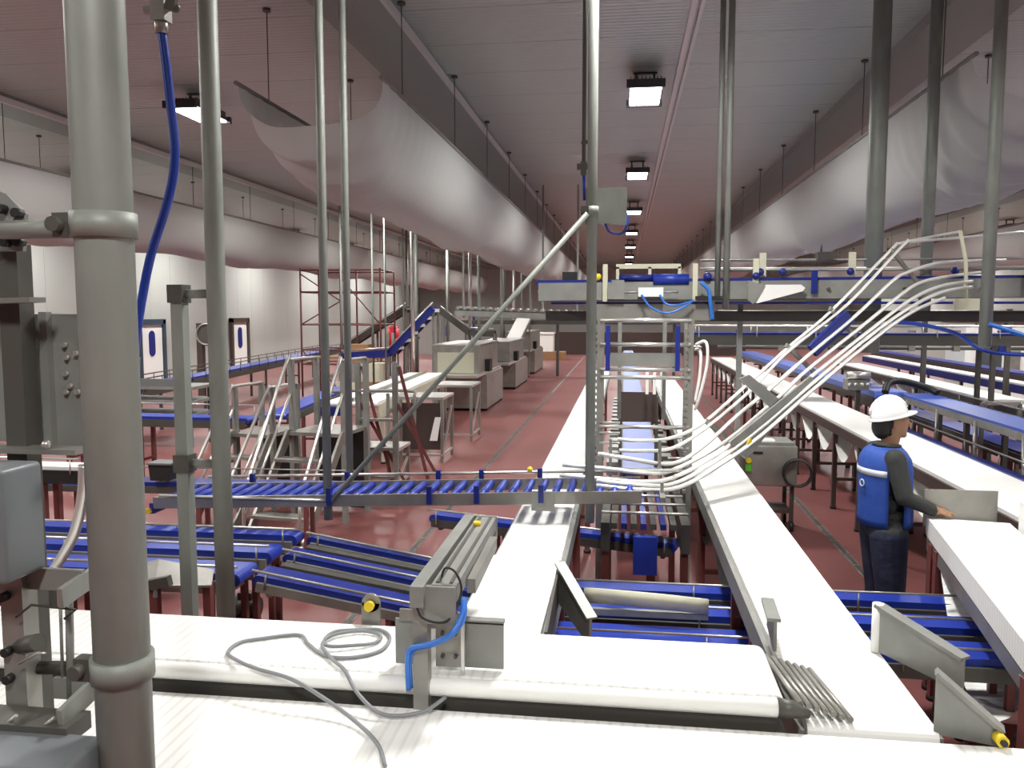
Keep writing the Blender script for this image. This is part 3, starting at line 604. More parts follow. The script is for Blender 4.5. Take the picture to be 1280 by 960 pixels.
for lab, P, r_, m_ in (('dark blue cable drooping along the thick hanger pole to the right lanes', [(2.36,7.72,2.26),(2.6,7.72,2.24),(2.9,7.72,2.16),(3.1,7.72,2.03),(3.4,7.72,1.98),(4.2,7.72,1.98)], .018, 'blue_tube'),
                       ('pale blue hose sagging from the foot of a hanger pole', [(3.09,7.55,2.25),(3.3,7.55,2.18),(3.5,7.55,2.12),(3.9,7.55,2.06)], .02, 'blue_tube_light')):
    MB().tube(smooth_path(P, 6), r_, 8).solo('air_cable', m_, lab, 'cable')

# ------------------------------------------------------------------ worker's conveyor, person, cart
t = conveyor('belt_conveyor', 'white belt conveyor under the hand of the worker, with white side guard', (2.16, 5.46, 1.05), (1.80, 3.3, 1.05), .46, 'white_belt_y', 'steel', thick=.12, frame_h=.08, legs=(.10, .17, .99), leg_mat='rust_red', drop=.07)
d_ = Vector((1.80-2.16, 3.3-5.46, 0)).normalized(); s_ = d_.cross(Vector((0,0,1))).normalized()
g0 = Vector((2.16, 5.30, 1.0)) - s_*.25
MB().bar(g0 + Vector((0,0,.10)), g0 + d_*2.0 + Vector((0,0,.10)), .05, .22).build('side_guard', 'white_plastic', t)
MB().box(1.92, 2.36, 5.50, 5.512, .98, 1.22).build('end_plate', 'steel', t)
rows = []
for k in range(13):
    u = k/12; p = Vector((2.10, 5.1, 0)) + d_*(1.9*u) + Vector((0, 0, .93 - .50*4*u*(1-u))); rows.append([p - s_*.22, p + s_*.22])
MB().grid(rows).build('return_belt', 'white_belt_y', t)

def capsule(b, p0, p1, r0, r1, n=14):
    p0 = Vector(p0); p1 = Vector(p1); d = p1-p0; L_ = d.length; d.normalize()
    pts = []; rs = []
    for k in range(5): a = math.pi/2*(1-k/4); pts.append(p0 - d*r0*math.sin(a)); rs.append(max(r0*math.cos(a), 1e-3))
    for k in range(5): a = math.pi/2*k/4; pts.append(p1 + d*r1*math.sin(a)); rs.append(max(r1*math.cos(a), 1e-3))
    b.tube(pts, rs, n)
def make_person(loc, rz, label, near=True):
    t = thing('person', label, 'person', (0, 0, 0))
    b = MB()
    for s in (-1, 1):                                          # legs and shoes
        capsule(b, (-.01, .095*s, .90), (.015, .10*s, .49), .122, .090); capsule(b, (.015, .10*s, .49), (-.01 + .02*s, .105*s, .09), .090, .078)
        capsule(b, (-.05 + .02*s, .105*s, .045), (.15 + .02*s, .115*s, .04), .045, .040)
    b.ball((-.005, 0, .94), .125, .175, .13, 20, 12)
    for z, rx, ry, x in ((1.02,.128,.170,0), (1.12,.122,.168,0), (1.22,.125,.178,-.005), (1.32,.128,.185,-.01), (1.40,.11,.17,-.015)): b.ball((x, 0, z), rx, ry, .085, 20, 10)
    # right arm reaches down to the belt, left arm bent in front
    capsule(b, (-.02, -.175, 1.41), (.02, -.245, 1.18), .068, .055); capsule(b, (.02, -.245, 1.18), (.20, -.235, 1.10), .052, .040)
    capsule(b, (-.02, .175, 1.41), (.05, .235, 1.17), .068, .055); capsule(b, (.05, .235, 1.17), (.21, .15, 1.10), .052, .040)
    for s, hx, hy in ((-1, .235, -.232), (1, .245, .13)):      # hands: palm, four fingers, thumb
        capsule(b, (hx-.03, hy, 1.098), (hx+.03, hy+.004*s, 1.088), .027, .026, 10); b.ball((hx+.01, hy, 1.092), .045, .036, .018)
        for k, ln in enumerate((.055, .066, .062, .048)):
            y = hy + (-.027 + .018*k)*(-s); x = hx + .042
            capsule(b, (x, y, 1.088), (x+ln*.55, y, 1.082), .0085, .008, 8); capsule(b, (x+ln*.55, y, 1.082), (x+ln, y, 1.066), .008, .007, 8)
        capsule(b, (hx, hy+.03*(-s)*-1, 1.09), (hx+.035, hy+.052*s*-1*-1, 1.078), .011, .009, 8); capsule(b, (hx+.035, hy+.052*s, 1.078), (hx+.06, hy+.05*s, 1.068), .009, .0075, 8)
    capsule(b, (-.01, 0, 1.42), (.02, 0, 1.53), .060, .055)
    # head, looking slightly up along +x
    b.ball((.025, 0, 1.635), .094, .075, .115, 20, 14); b.ball((.065, 0, 1.585), .052, .052, .05); capsule(b, (.112, 0, 1.645), (.128, 0, 1.612), .012, .017, 10)
    b.ball((.108, 0, 1.578), .012, .026, .010); b.ball((.104, 0, 1.566), .014, .022, .009); b.ball((.095, 0, 1.545), .022, .026, .020)
    for s in (-1, 1): b.ball((.092, .032*s, 1.664), .022, .022, .011); b.ball((.015, .077*s, 1.63), .022, .010, .034)
    me0 = b.mesh('body', None); tmp = bpy.data.objects.new('body_tmp', me0); COL.objects.link(tmp)
    rm = tmp.modifiers.new('r', 'REMESH'); rm.mode = 'VOXEL'; rm.voxel_size = .0075 if near else .02; rm.use_smooth_shade = True
    sm = tmp.modifiers.new('s', 'SMOOTH'); sm.iterations = 3; sm.factor = .5
    me = bpy.data.meshes.new_from_object(tmp.evaluated_get(bpy.context.evaluated_depsgraph_get())); bpy.data.objects.remove(tmp); me.name = 'body'
    me.materials.clear()
    for q in ('jacket', 'denim', 'skin', 'black', 'hair'): me.materials.append(M[q])
    idx = []; 
    for pl_ in me.polygons:
        c = pl_.center
        if c.z < .075: i = 3
        elif c.z < .93 and not (c.x > .15 and c.z > .8): i = 1
        elif c.z > 1.485: i = 2
        elif c.x > .215 and c.z < 1.2: i = 2
        else: i = 0
        if c.z > 1.485 and c.x < .0 and abs(c.y) < .09 and c.z > 1.54: i = 4
        idx.append(i)
    me.polygons.foreach_set('material_index', idx); me.polygons.foreach_set('use_smooth', [True]*len(me.polygons))
    bo = bpy.data.objects.new('body', me); COL.objects.link(bo); bo.parent = t
    # hair at the nape, collar
    MB().ball((-.045, 0, 1.60), .062, .070, .085).build('hair', 'hair', t)
    if near:
        MB().ring((-.005, 0, 1.475), (.12, 0, 1), .070, .020, 20, 8).build('collar', 'jacket', t)
        # vest: shell round the trunk, open at the sides under the arms
        rows = []
        for z, rx, ry, x in ((.955,.150,.190,-.005), (1.0,.152,.196,-.005), (1.1,.148,.196,-.005), (1.22,.148,.202,-.008), (1.32,.150,.205,-.012), (1.385,.140,.20,-.016), (1.43,.115,.175,-.018), (1.465,.08,.12,-.015)):
            rows.append([(x + rx*math.cos(2*math.pi*k/40)*(1+.02*math.sin(k*1.7+z*9)), ry*math.sin(2*math.pi*k/40), z) for k in range(41)])
        vb = MB(); keep = []
        for i in range(len(rows)-1):
            for k in range(40):
                a = 2*math.pi*(k+.5)/40; side = abs(math.sin(a))
                z = rows[i][k][2]
                back = math.cos(a) < 0
                if abs(math.sin(a)) > .93 and math.cos(a) > -.3 and z < 1.40: continue      # arm opening / side gap
                keep.append((i, k))
        vb.v = [Vector(p) for r_ in rows for p in r_]
        for i, k in keep: vb.f.append((i*41+k, i*41+k+1, (i+1)*41+k+1, (i+1)*41+k)); vb.sm.append(True)
        vo = vb.build('vest', 'vest', t); so = vo.modifiers.new('s', 'SOLIDIFY'); so.thickness = .012; so.offset = 1
        def band(z0, z1, a0, a1, nm, m_, off=.0165):
            rr = []
            for z in (z0, z1):
                rr.append([(-.012 + (.150+off)*math.cos(a0+(a1-a0)*k/16), (.205+off)*math.sin(a0+(a1-a0)*k/16), z) for k in range(17)])
            o = MB().grid(rr).build(nm, m_, vo); s2 = o.modifiers.new('s', 'SOLIDIFY'); s2.thickness = .003
        band(1.295, 1.335, R(113), R(247), 'reflective_band', 'reflective')
        MB().ring((-.178, -.055, 1.235), (1, .25, 0), .022, .004, 18, 6).build('chest_mark', 'reflective', vo)
        MB().ball((-.03, -.158, 1.10), .04, .02, .05).build('pocket', 'jacket', vo)
    # helmet: dome, ridge, brim tilted as the head looks up
    hb = MB(); rows = []
    for i in range(9):
        a = math.pi/2*i/8
        rows.append([(-.005 + (.120*math.cos(2*math.pi*k/28))*math.cos(a) , .104*math.sin(2*math.pi*k/28)*math.cos(a), .0 + .128*math.sin(a)) for k in range(29)])
    hb.grid(rows)
    br = []
    for rr, z in ((1.0, .004), (1.06, -.004), (1.08, -.012), (1.0, -.010)):
        br.append([(-.005 + .120*rr*math.cos(2*math.pi*k/28) + (.048 if math.cos(2*math.pi*k/28) > 0 else 0)*max(0, math.cos(2*math.pi*k/28))*(1 if rr > 1.01 else 0), .104*rr*math.sin(2*math.pi*k/28), z) for k in range(29)])
    hb.grid(br)
    mt = Matrix.Translation((.005, 0, 1.672)) @ Matrix.Rotation(R(-13), 4, 'Y')
    hb.v = [mt @ p for p in hb.v]; ho = hb.build('helmet', 'helmet', t)
    rd = MB().tube([mt @ Vector((-.005 + .122*math.cos(a), 0, .130*math.sin(a))) for a in [math.pi*k/12 for k in range(1, 12)]], .012, 8).build('ridge', 'helmet', ho)
    t.location = loc; t.rotation_euler.z = rz
    return t
make_person((1.735, 5.66, 0), R(4), 'person in white hard hat and blue vest resting a hand on a white conveyor')

t = thing('cart', 'stainless steel cabinet cart on castors with a coiled black hose, beside the long white belt', 'cart', (1.55, 9.2, 0))
bevel_box(1.28, 1.84, 8.95, 9.45, .50, .93, .01).build('cabinet', 'steel', t)
MB().box(1.31, 1.81, 8.98, 9.42, .93, .965).build('lid', 'steel_matte', t); MB().box(1.42, 1.62, 9.03, 9.2, .965, .98).build('tray', 'white_plastic', t)
MB().box(1.38, 1.48, 8.935, 8.95, .85, .87).build('slot', 'black', t)
for x in (1.32, 1.80):
    for y in (9.0, 9.40):
        l_ = MB().bar((x, y, .12), (x, y, .51), .04, .04).build('leg', 'dark_brown', t)
        MB().cyl((x-.02, y, .06), (x+.02, y, .06), .06, 14).build('castor', 'black', l_)
MB().box(1.32, 1.80, 9.0, 9.40, .2, .23).build('shelf', 'dark_brown', t)
c = MB()
for k in range(4): c.ring((1.83, 8.86+k*.018, .66), (.25, 1, 0), .14, .011, 28, 8)
o = c.build('hose_coil', 'black', t); o['kind'] = 'stuff'
MB().cyl((1.33, 8.93, .78), (1.33, 8.90, .78), .03, 12).build('stop_button', 'yellow', t); MB().box(1.30, 1.36, 8.92, 8.95, .66, .75).build('switch_box', 'green', t)

# ------------------------------------------------------------------ right-hand lines
conveyor('belt_conveyor', 'very long white belt conveyor behind the worker, its return belt hanging in loops', (2.78, 3.2, 1.05), (2.78, 24.3, 1.05), .56, 'white_belt_y', 'dark_brown', thick=.05, frame_h=.10, legs=tuple(k/20+.03 for k in range(20)), scallop=(24, .30, 'white_plastic'), leg_mat='dark_brown')
conveyor('blue_belt_conveyor', 'low blue belt lane running alongside the very long white conveyor', (3.32, 3.4, .93), (3.32, 11.4, .93), .30, 'blue', 'steel_dark', thick=.05, legs=(.1, .3, .5, .7, .9), rail=(.10, .010, 'steel', (1,)), leg_mat='rust_red')
t = conveyor('blue_belt_conveyor', 'raised bright blue belt conveyor with a row of short rail posts, behind the worker', (3.86, 3.6, 1.27), (3.86, 11.6, 1.27), .42, 'blue_belt_light', 'steel', thick=.05, frame_h=.07, legs=(.08, .3, .5, .72, .95), rail=(.07, .008, 'steel_matte', (1,)), leg_mat='steel_dark')
for k in range(7):
    y = 4.6 + k*1.05; MB().cyl((3.53, y, .80), (3.63, y+.25, 1.22), .022, 8).build('slant_strut', 'steel', t)
conveyor('blue_belt_conveyor', 'raised blue belt conveyor with rounded cover at the far end of the right lines', (3.62, 11.7, 1.27), (3.40, 24.0, 1.25), .44, 'blue_belt_light', 'dark_brown', thick=.16, frame_h=.08, legs=(.1, .3, .5, .7, .9), leg_mat='rust_red')
conveyor('blue_belt_conveyor', 'low dark blue belt lane between the raised blue conveyor and the farther white one', (4.55, 4.5, .80), (4.55, 20, .80), .34, 'blue', 'steel_dark', thick=.05, legs=(.1, .4, .7, .95), leg_mat='rust_red')
conveyor('belt_conveyor', 'farther white belt conveyor on the right with looped return belt, behind the raised blue one', (5.70, 9.4, 1.05), (5.70, 22, 1.05), .50, 'white_belt_y', 'steel_dark', thick=.05, frame_h=.10, legs=(.05, .3, .55, .8, .97), scallop=(14, .28, 'white_plastic'), leg_mat='dark_brown')
conveyor('belt_conveyor', 'narrow white belt lane with blue edge farthest to the right', (6.75, 9, 1.15), (6.75, 24, 1.15), .30, 'white_belt_y', 'blue', thick=.05, frame_h=.14, legs=(.05, .3, .55, .8), leg_mat='steel_dark')
conveyor('blue_belt_conveyor', 'dark blue belt lane beside the narrow white lane on the right', (7.6, 8, 1.2), (7.6, 26, 1.2), .40, 'blue', 'dark_brown', thick=.06, frame_h=.16, legs=(.05, .3, .55, .8), leg_mat='steel_dark')
t = thing('end_machine', 'grey stainless drive housing at the near end of the farther white conveyor', 'machine', (5.7, 9.1, 0))
bevel_box(5.40, 6.02, 8.6, 9.33, .72, 1.20, .03).build('housing', 'steel_matte', t); MB().cyl((5.42, 9.28, .98), (6.0, 9.28, .98), .07, 14).build('drum', 'steel_dark', t)
for x in (5.48, 5.94):
    for y in (8.7, 9.25): MB().bar((x, y, 0), (x, y, .74), .05, .05).build('leg', 'steel_dark', t)
t = thing('packing_machine', 'white packing machine with grey door behind the right conveyor lanes', 'machine', (7.9, 21, 0))
MB().box(7.95, 9.6, 20.6, 21.8, .25, 2.0).build('body', 'white_plastic', t); MB().box(8.2, 8.75, 20.57, 20.6, 1.0, 1.5).build('door', 'glass_grey', t); MB().box(8.95, 9.15, 20.56, 20.6, 1.0, 1.45).build('side_panel', 'steel', t)
MB().box(8.05, 8.6, 20.57, 20.6, 1.72, 1.76).build('vent', 'black', t)
for x in (8.05, 9.5):
    for y in (20.7, 21.7): MB().bar((x, y, 0), (x, y, .26), .08, .08).build('foot', 'steel_dark', t)
t = thing('valve_rack', 'steel rack of valves and pipes beside the white packing machine', 'rack', (9.6, 19.5, 0))
for x in (8.95, 9.65): MB().bar((x, 18.6, 0), (x, 18.6, 2.1), .06, .06).build('post', 'steel_dark', t)
for z in (1.0, 1.3, 1.6, 1.9): MB().cyl((8.95, 18.55, z), (9.65, 18.55, z), .03, 8).build('pipe', 'steel', t)
for x, z in ((9.1, 1.3), (9.3, 1.62), (9.5, 1.0), (9.25, 1.02)): MB().box(x-.07, x+.07, 18.45, 18.6, z-.08, z+.08).build('valve', 'steel_dark', t)
t = thing('door_hatch', 'beige sliding hatch with a diagonal bar and red spot on the right wall', 'hatch', (XR-.1, 37, 0))
MB().box(XR-.12, XR-.042, 32.0, 43.0, 0, 1.95).build('leaf', 'wall', t)
MB().bar((XR-.14, 36.0, .3), (XR-.14, 38.8, 1.85), .03, .10).build('bar', 'dark_brown', t); MB().bar((XR-.14, 32.0, 1.95), (XR-.14, 43.0, 1.95), .04, .10).build('bar', 'dark_brown', t); MB().bar((XR-.14, 36.0, 0), (XR-.14, 36.0, 1.9), .04, .12).build('bar', 'dark_brown', t)
MB().cyl((XR-.16, 40.6, 1.4), (XR-.12, 40.6, 1.4), .2, 16).build('spot', 'red', t)
conveyor('belt_conveyor', 'steel transfer conveyor crossing high behind the elevated conveyor on the right', (1.0, 12.5, 2.05), (8.5, 12.5, 2.05), .5, 'blue', 'steel_dark', thick=.06, frame_h=.14, legs=(.547, .707, .82, .973), leg_w=.06, rail=(.10, .012, 'steel_bright', (1, -1)))
t = thing('work_table', 'white-topped work table with steel frame behind the elevator', 'table', (3.0, 18, 0))
MB().box(1.95, 2.35, 25.5, 26.4, 1.28, 1.31).build('top', 'white_plastic', t)
for x in (1.98, 2.32):
    for y in (25.55, 26.35): MB().bar((x, y, 0), (x, y, 1.28), .04, .04).build('leg', 'steel', t)

# ------------------------------------------------------------------ left: near lanes and odds and ends
conveyor('blue_belt_conveyor', 'dark blue belt lane carrying the black bucket, behind the roller track', (-5.2, 6.85, .83), (-2.4, 7.1, .80), .22, 'blue', 'steel_dark', thick=.07, frame_h=.06, legs=(.1, .5, .85), leg_w=.035, rail=(.09, .007, 'steel', (-1,)), leg_mat='rust_red')
t = thing('bucket', 'black open bucket standing on the dark blue lane', 'bucket', (-4.1, 6.86, .845))
MB().prism([(-4.19,6.78,.845),(-4.01,6.78,.845),(-3.995,6.78,1.0),(-4.205,6.78,1.0)], (0, .17, 0)).build('shell', 'black', t); MB().box(-4.215, -3.985, 6.77, 6.96, .99, 1.005).build('rim', 'cabinet', t)
t = thing('chute_tray', 'folded grey sheet-metal tray between the thick pipe and the square post', 'tray', (-2.3, 3.95, 0))
MB().prism([(-2.62,4.02,.98),(-2.30,3.72,.98),(-2.04,3.80,.97),(-2.12,3.98,.99),(-2.45,4.02,1.02)], (0, 0, .012)).build('sheet', 'steel', t)
MB().prism([(-2.62,4.02,.98),(-2.30,3.72,.98),(-2.30,3.72,.93),(-2.62,4.02,.93)], (.01, .01, 0)).build('front_lip', 'steel_matte', t)
for x, y in ((-2.32, 3.76), (-2.09, 3.86), (-2.56, 3.98)): MB().bar((x, y, 0), (x, y, .98), .04, .04).build('leg', 'rust_red', t)
MB().bar((-2.35, 3.73, .99), (-2.22, 3.73, 1.02), .04, .05).build('bracket', 'steel_dark', t)
t = thing('drop_tube', 'shiny curved tube dropping onto the blue lanes beside the control box', 'tube', (-2.4, 3.2, 0))
MB().tube(smooth_path([(-2.28,3.2,1.70),(-2.29,3.2,1.58),(-2.33,3.2,1.42),(-2.39,3.2,1.31),(-2.47,3.2,1.2)]), .022, 10).build('tube', 'steel_bright', t)
MB().bar((-2.47, 3.2, 0), (-2.47, 3.2, 1.2), .04, .04).build('leg', 'steel_dark', t)
conveyor('belt_conveyor', 'short white topped lane with black underside left of the thick pipe', (-6.0, 6.0, 1.13), (-4.22, 6.0, 1.13), .2, 'white_plastic', 'black', thick=.05, frame_h=.10, legs=(.2, .8), leg_mat='rust_red', rail=(.07, .008, 'steel_bright', (1,)))
t = thing('drive_motor', 'small black drive motor standing on the floor under the sloping lanes', 'motor', (-2.62, 5.35, 0))
MB().cyl((-2.70, 5.35, .28), (-2.52, 5.35, .28), .07, 14).box(-2.66, -2.56, 5.31, 5.39, .34, .39).build('motor', 'black', t); MB().box(-2.68, -2.54, 5.28, 5.42, 0, .22).build('base', 'steel_dark', t)
t = thing('tool_stand', 'light wooden disc lying on a brown box beside the pusher gantry', 'stool', (-.92, 5.5, 0))
MB().cyl((-.92, 5.5, .62), (-.92, 5.5, .64), .13, 24).build('seat_disc', 'wood_disc', t); MB().box(-1.02, -.82, 5.41, 5.59, 0, .62).build('box', 'cardboard', t)
t = thing('wear_strip', 'curved cream plastic wear strip lying over the low blue lanes', 'plastic strip', (.0, 4.4, .73))
rows = []
for k in range(13):
    u = k/12; x = -.20 + .66*u; y = 4.42 - .10*u - .06*math.sin(math.pi*u); z = .80 + .025*math.sin(math.pi*u); rows.append([(x, y, z-.04), (x, y, z+.04)])
o = MB().grid(rows).build('strip', 'cream', t); so = o.modifiers.new('s', 'SOLIDIFY'); so.thickness = .018
MB().box(-.20, .46, 4.33, 4.36, .725, .76).build('backing', 'steel_matte', t)
# ------------------------------------------------------------------ crossover stairs
def stairs(loc, rz, label, wdt, depth, h, n, rail_h):
    t = thing('crossover_stairs', label, 'stairs', (0, 0, 0), 'stainless crossover stairs')
    for s in (-1, 1):
        x = s*wdt/2
        MB().prism([(x, 0, 0), (x, .14, 0), (x, depth+.05, h-.03), (x, depth+.05, h+.02), (x, depth-.06, h+.02)], (.03*s, 0, 0)).build('stringer', 'steel', t)
        r_ = MB().tube(smooth_path([(x, .02, .52), (x, .10, .62), (x, depth-.08, h+rail_h-.06), (x, depth+.03, h+rail_h), (x, depth+.6, h+rail_h)], 4), .019, 8).build('handrail', 'steel_bright', t)
        MB().cyl((x, .02, .52), (x, .0, .05), .017, 8).cyl((x, .06, .30), (x, depth+.02, h+rail_h*.55), .015, 8).build('lower_rail', 'steel_bright', t)
        for y in (depth+.04, depth+.6): MB().bar((x, y, 0), (x, y, h+rail_h), .055, .055).build('post', 'steel_matte', t)
    for k in range(n):
        z = h*(k+1)/(n+.0); y = depth*(k+.6)/n
        if k < n-1: MB().box(-wdt/2, wdt/2, y-.02, y+.18, z-.03, z).build('tread', 'steel', t)
    MB().box(-wdt/2, wdt/2, depth-.05, depth+.65, h-.04, h).build('platform', 'steel', t)
    MB().box(-wdt/2, wdt/2, depth+.58, depth+.6, .05, h-.05).build('back_panel', 'black', t)
    t.location = loc; t.rotation_euler.z = rz; return t
stairs((-3.50, 7.75, 0), R(-8), 'nearer stainless crossover stairs behind the roller track, leading up to a small platform', .64, .95, 1.02, 4, .80)
stairs((-4.45, 8.3, 0), R(-8), 'second stainless crossover stairs half hidden beside the nearer ones', .5, .85, .92, 4, .55)
t = thing('mobile_stairs', 'dark braced ladder frame standing right of the crossover stairs', 'ladder', (-2.9, 9.3, 0))
for x in (-3.18, -2.72):
    MB().bar((x, 9.6, 0), (x, 9.6, 1.75), .06, .06).build('post', 'steel_matte', t); MB().bar((x+.05, 9.6, 1.7), (x+.42, 9.8, 0), .035, .035).build('brace', 'rust_red', t)
    MB().bar((x+.02, 9.6, 1.25), (x+.62, 9.9, .0), .035, .035).build('brace', 'rust_red', t)
for z in (.35, .7, 1.05, 1.4): MB().bar((-3.18, 9.6, z), (-2.72, 9.6, z), .1, .03).build('rung', 'steel', t)
# ------------------------------------------------------------------ stainless tables, tilting bins, machines in a row
def table(loc, w_, d_, h, label, shelf=True, panel=False):
    x, y = loc; t = thing('steel_table', label, 'table', (x, y, 0))
    MB().box(x, x+w_, y, y+d_, h-.04, h).build('top', 'steel_bright', t)
    for i in (0, 1):
        for j in (0, 1): MB().bar((x+.03+i*(w_-.06), y+.03+j*(d_-.06), 0), (x+.03+i*(w_-.06), y+.03+j*(d_-.06), h-.03), .045, .045).build('leg', 'steel', t)
    MB().bar((x, y+.03, .12), (x+w_, y+.03, .12), .035, .035).bar((x+w_-.03, y, .12), (x+w_-.03, y+d_, .12), .035, .035).build('stretcher', 'steel_bright', t)
    if panel: 
        MB().box(x+.05, x+w_-.05, y+.06, y+.08, .2, h-.1).build('panel', 'dark_brown', t)
        MB().prism([(x+w_-.22, y-.02, .35), (x+w_-.10, y-.02, .35), (x+w_-.04, y-.02, .72), (x+w_-.13, y-.02, .72)], (0, .02, 0)).build('flap', 'white_plastic', t)
    MB().bar((x+w_-.02, y+.04, .12), (x+w_-.02, y+d_-.1, h-.2), .03, .03).build('slant_bar', 'steel_bright', t)
    return t
table((-3.50, 10.2), .62, .7, .58, 'low stainless step table right of the braced ladder frame')
table((-3.48, 12.45), .72, .8, 1.03, 'stainless table with brown panel and white flap beside the aisle', panel=True)
table((-3.42, 14.6), .72, .9, 1.03, 'stainless table with slanted bars between the flap table and the big machine')
t = thing('guard_rail', 'bent steel guard rail hoop in front of the white belt table', 'rail', (-3.9, 10.9, 0))
MB().tube(smooth_path([(-4.1, 10.9, 0), (-4.1, 10.9, 1.15), (-4.0, 10.9, 1.25), (-3.0, 11.2, 1.25), (-2.9, 11.2, 1.15), (-2.9, 11.2, .75)], 4), .022, 8).build('hoop', 'steel_matte', t)
MB().bar((-3.55, 11.0, 0), (-3.55, 11.0, 1.22), .1, .06).bar((-3.25, 11.1, 0), (-3.25, 11.1, 1.22), .04, .04).build('post', 'steel_matte', t)
t = conveyor('belt_conveyor', 'broad white belt table conveyor leading into the stainless machine row', (-4.05, 11.9, 1.0), (-4.36, 18.0, 1.0), .80, 'white_belt_y', 'cream', thick=.08, frame_h=.22, legs=(.06, .3, .55, .8), braces=False)
MB().bar((-4.05, 11.95, 1.03), (-4.355, 17.9, 1.03), .03, .05).build('divider', 'steel', t)
MB().box(-4.50, -4.1, 11.8, 11.86, .80, .93).build('end_cover', 'blue', t)
def machine(x0, x1, y0, y1, h, label, hood):
    t = thing('processing_machine', label, 'machine', ((x0+x1)/2, (y0+y1)/2, 0))
    MB().box(x0+.1, x1, y0+.6, y1, .06, h*.55).build('cabinet', 'steel', t)
    MB().box(x0, x1-.1, y0, y1-.3, h*.55+.06, h).build('hood', 'steel', t)
    MB().box(x0-.05, x1-.05, y0-.5, y1, h*.55, h*.55+.06).build('bed', 'steel_bright', t)
    MB().box(x1-.1, x1+.02, y0+.9, y0+1.3, h*.55+.06, h*.55+.35).build('side_door', 'black', t)
    MB().box(x0-.02, x1-.08, y0-.02, y1-.28, h, h+.025).build('lid', 'steel_bright', t)
    if hood: MB().box(x0+.1, x1-.2, y0-.015, y0, h*.6, h*.9).build('curtain', 'cream', t)
    for x in (x0+.15, x1-.05):
        for y in (y0+.7, y1-.1): MB().cyl((x, y, 0), (x, y, .07), .04, 8).build('foot', 'black', t)
machine(-4.35, -3.20, 18.6, 21.8, 1.58, 'big stainless machine with hood and cream curtain at the end of the white belt table', True)
machine(-4.30, -3.25, 24.2, 28.0, 1.45, 'middle stainless machine of the row along the aisle', False)
machine(-4.35, -3.35, 30.6, 34.4, 1.6, 'farthest stainless machine of the row, by the white incline', False)
conveyor('belt_conveyor', 'steep white incline belt rising above the stainless machine row', (-3.82, 28.2, 1.35), (-3.62, 29.9, 2.15), .5, 'white_plastic', 'steel', thick=.06, legs=(.06, .94), leg_w=.05)
t = thing('storage_box', 'white plastic crate on a cardboard box at the far end of the aisle', 'crate', (-3.7, 41, 0))
MB().box(-4.4, -3.5, 41, 42, .38, 1.3).build('body', 'white_plastic', t); MB().box(-4.45, -3.45, 40.95, 42.05, 1.25, 1.33).build('rim', 'white_plastic', t)
t = thing('cardboard_box', 'low brown cardboard box on the floor under the white crate', 'box', (-3.6, 41.3, 0))
MB().box(-4.45, -2.9, 40.8, 42.1, 0, .36).build('carton', 'cardboard', t); MB().box(-4.45, -2.9, 41.38, 41.45, .358, .364).build('tape', 'cream', t)
# ------------------------------------------------------------------ far left lanes
conveyor('blue_belt_conveyor', 'blue belt lane crossing behind the crossover stairs, with yellow end knobs', (-8.2, 10.7, .92), (-5.0, 10.6, .92), .32, 'blue_belt', 'steel_dark', thick=.08, frame_h=.10, legs=(.15, .5, .9), rail=(.14, .010, 'steel_bright', (-1,)), leg_mat='rust_red')
conveyor('blue_belt_conveyor', 'blue belt lane angled up behind the crossover stairs towards the scaffold', (-4.82, 10.85, .93), (-5.0, 14.2, 1.02), .34, 'blue_belt', 'steel_dark', thick=.08, frame_h=.10, legs=(.5, .9), leg_mat='rust_red')
conveyor('blue_belt_conveyor', 'long blue belt line running along the wall with the doors', (-9.3, 14.5, .92), (-11.2, 31, .95), .45, 'blue_belt', 'steel_dark', thick=.08, frame_h=.16, legs=(.05, .25, .45, .65, .85), rail=(.16, .012, 'steel_dark', (-1, 1)))
t = thing('sorting_table', 'layered grey steel sorting table left of the paired posts', 'table', (-8.4, 13.5, 0))
for z in (.55, .78, 1.02): MB().box(-9.6, -7.3, 13.2, 14.0, z, z+.05).build('tier', 'steel_matte', t)
MB().box(-9.6, -7.5, 13.2, 13.25, 1.07, 1.2).build('front_board', 'cabinet', t)
for x in (-9.5, -7.4):
    for y in (13.25, 13.95): MB().bar((x, y, 0), (x, y, 1.05), .06, .06).build('leg', 'steel_dark', t)
t = thing('fan_stand', 'post with a wall fan beside the left wall doors', 'fan', (-11.3, 21, 0))
MB().bar((-11.35, 21, 0), (-11.35, 21, 2.05), .16, .16).build('post', 'dark_brown', t); MB().cyl((-11.1, 20.85, 1.75), (-11.1, 21.1, 1.75), .28, 18).build('fan_drum', 'steel_dark', t)
MB().ring((-11.1, 20.84, 1.75), (0, 1, 0), .28, .03, 20, 6).build('fan_guard', 'steel', t); MB().bar((-11.3, 21, 1.75), (-11.1, 21, 1.75), .06, .06).build('arm', 'steel_dark', t)
# ------------------------------------------------------------------ scaffold
t = thing('scaffold_tower', 'rust-red scaffold tower with diagonal braces near the left wall', 'scaffold', (-7.8, 22.7, 0))
for x in (-8.9, -7.75, -6.62):
    for y in (22, 23.4): MB().cyl((x, y, 0), (x, y, 3.55), .028, 8).build('standard', 'rust_red', t)
for z in (.9, 1.3, 2.0, 2.9, 3.5):
    for y in (22, 23.4): MB().cyl((-8.9, y, z), (-6.62, y, z), .022, 6).build('ledger', 'rust_red', t)
    for x in (-8.9, -6.62): MB().cyl((x, 22, z), (x, 23.4, z), .022, 6).build('transom', 'rust_red', t)
for a, b in (((-8.9, 22, 3.4), (-7.75, 22, 2.65)), ((-7.75, 22, 2.65), (-8.9, 22, 2.0)), ((-7.75, 22, 3.3), (-6.62, 22, 2.0)), ((-8.9, 22, 1.3), (-7.75, 22, .1))): MB().cyl(a, b, .018, 6).build('brace', 'rust_red', t)
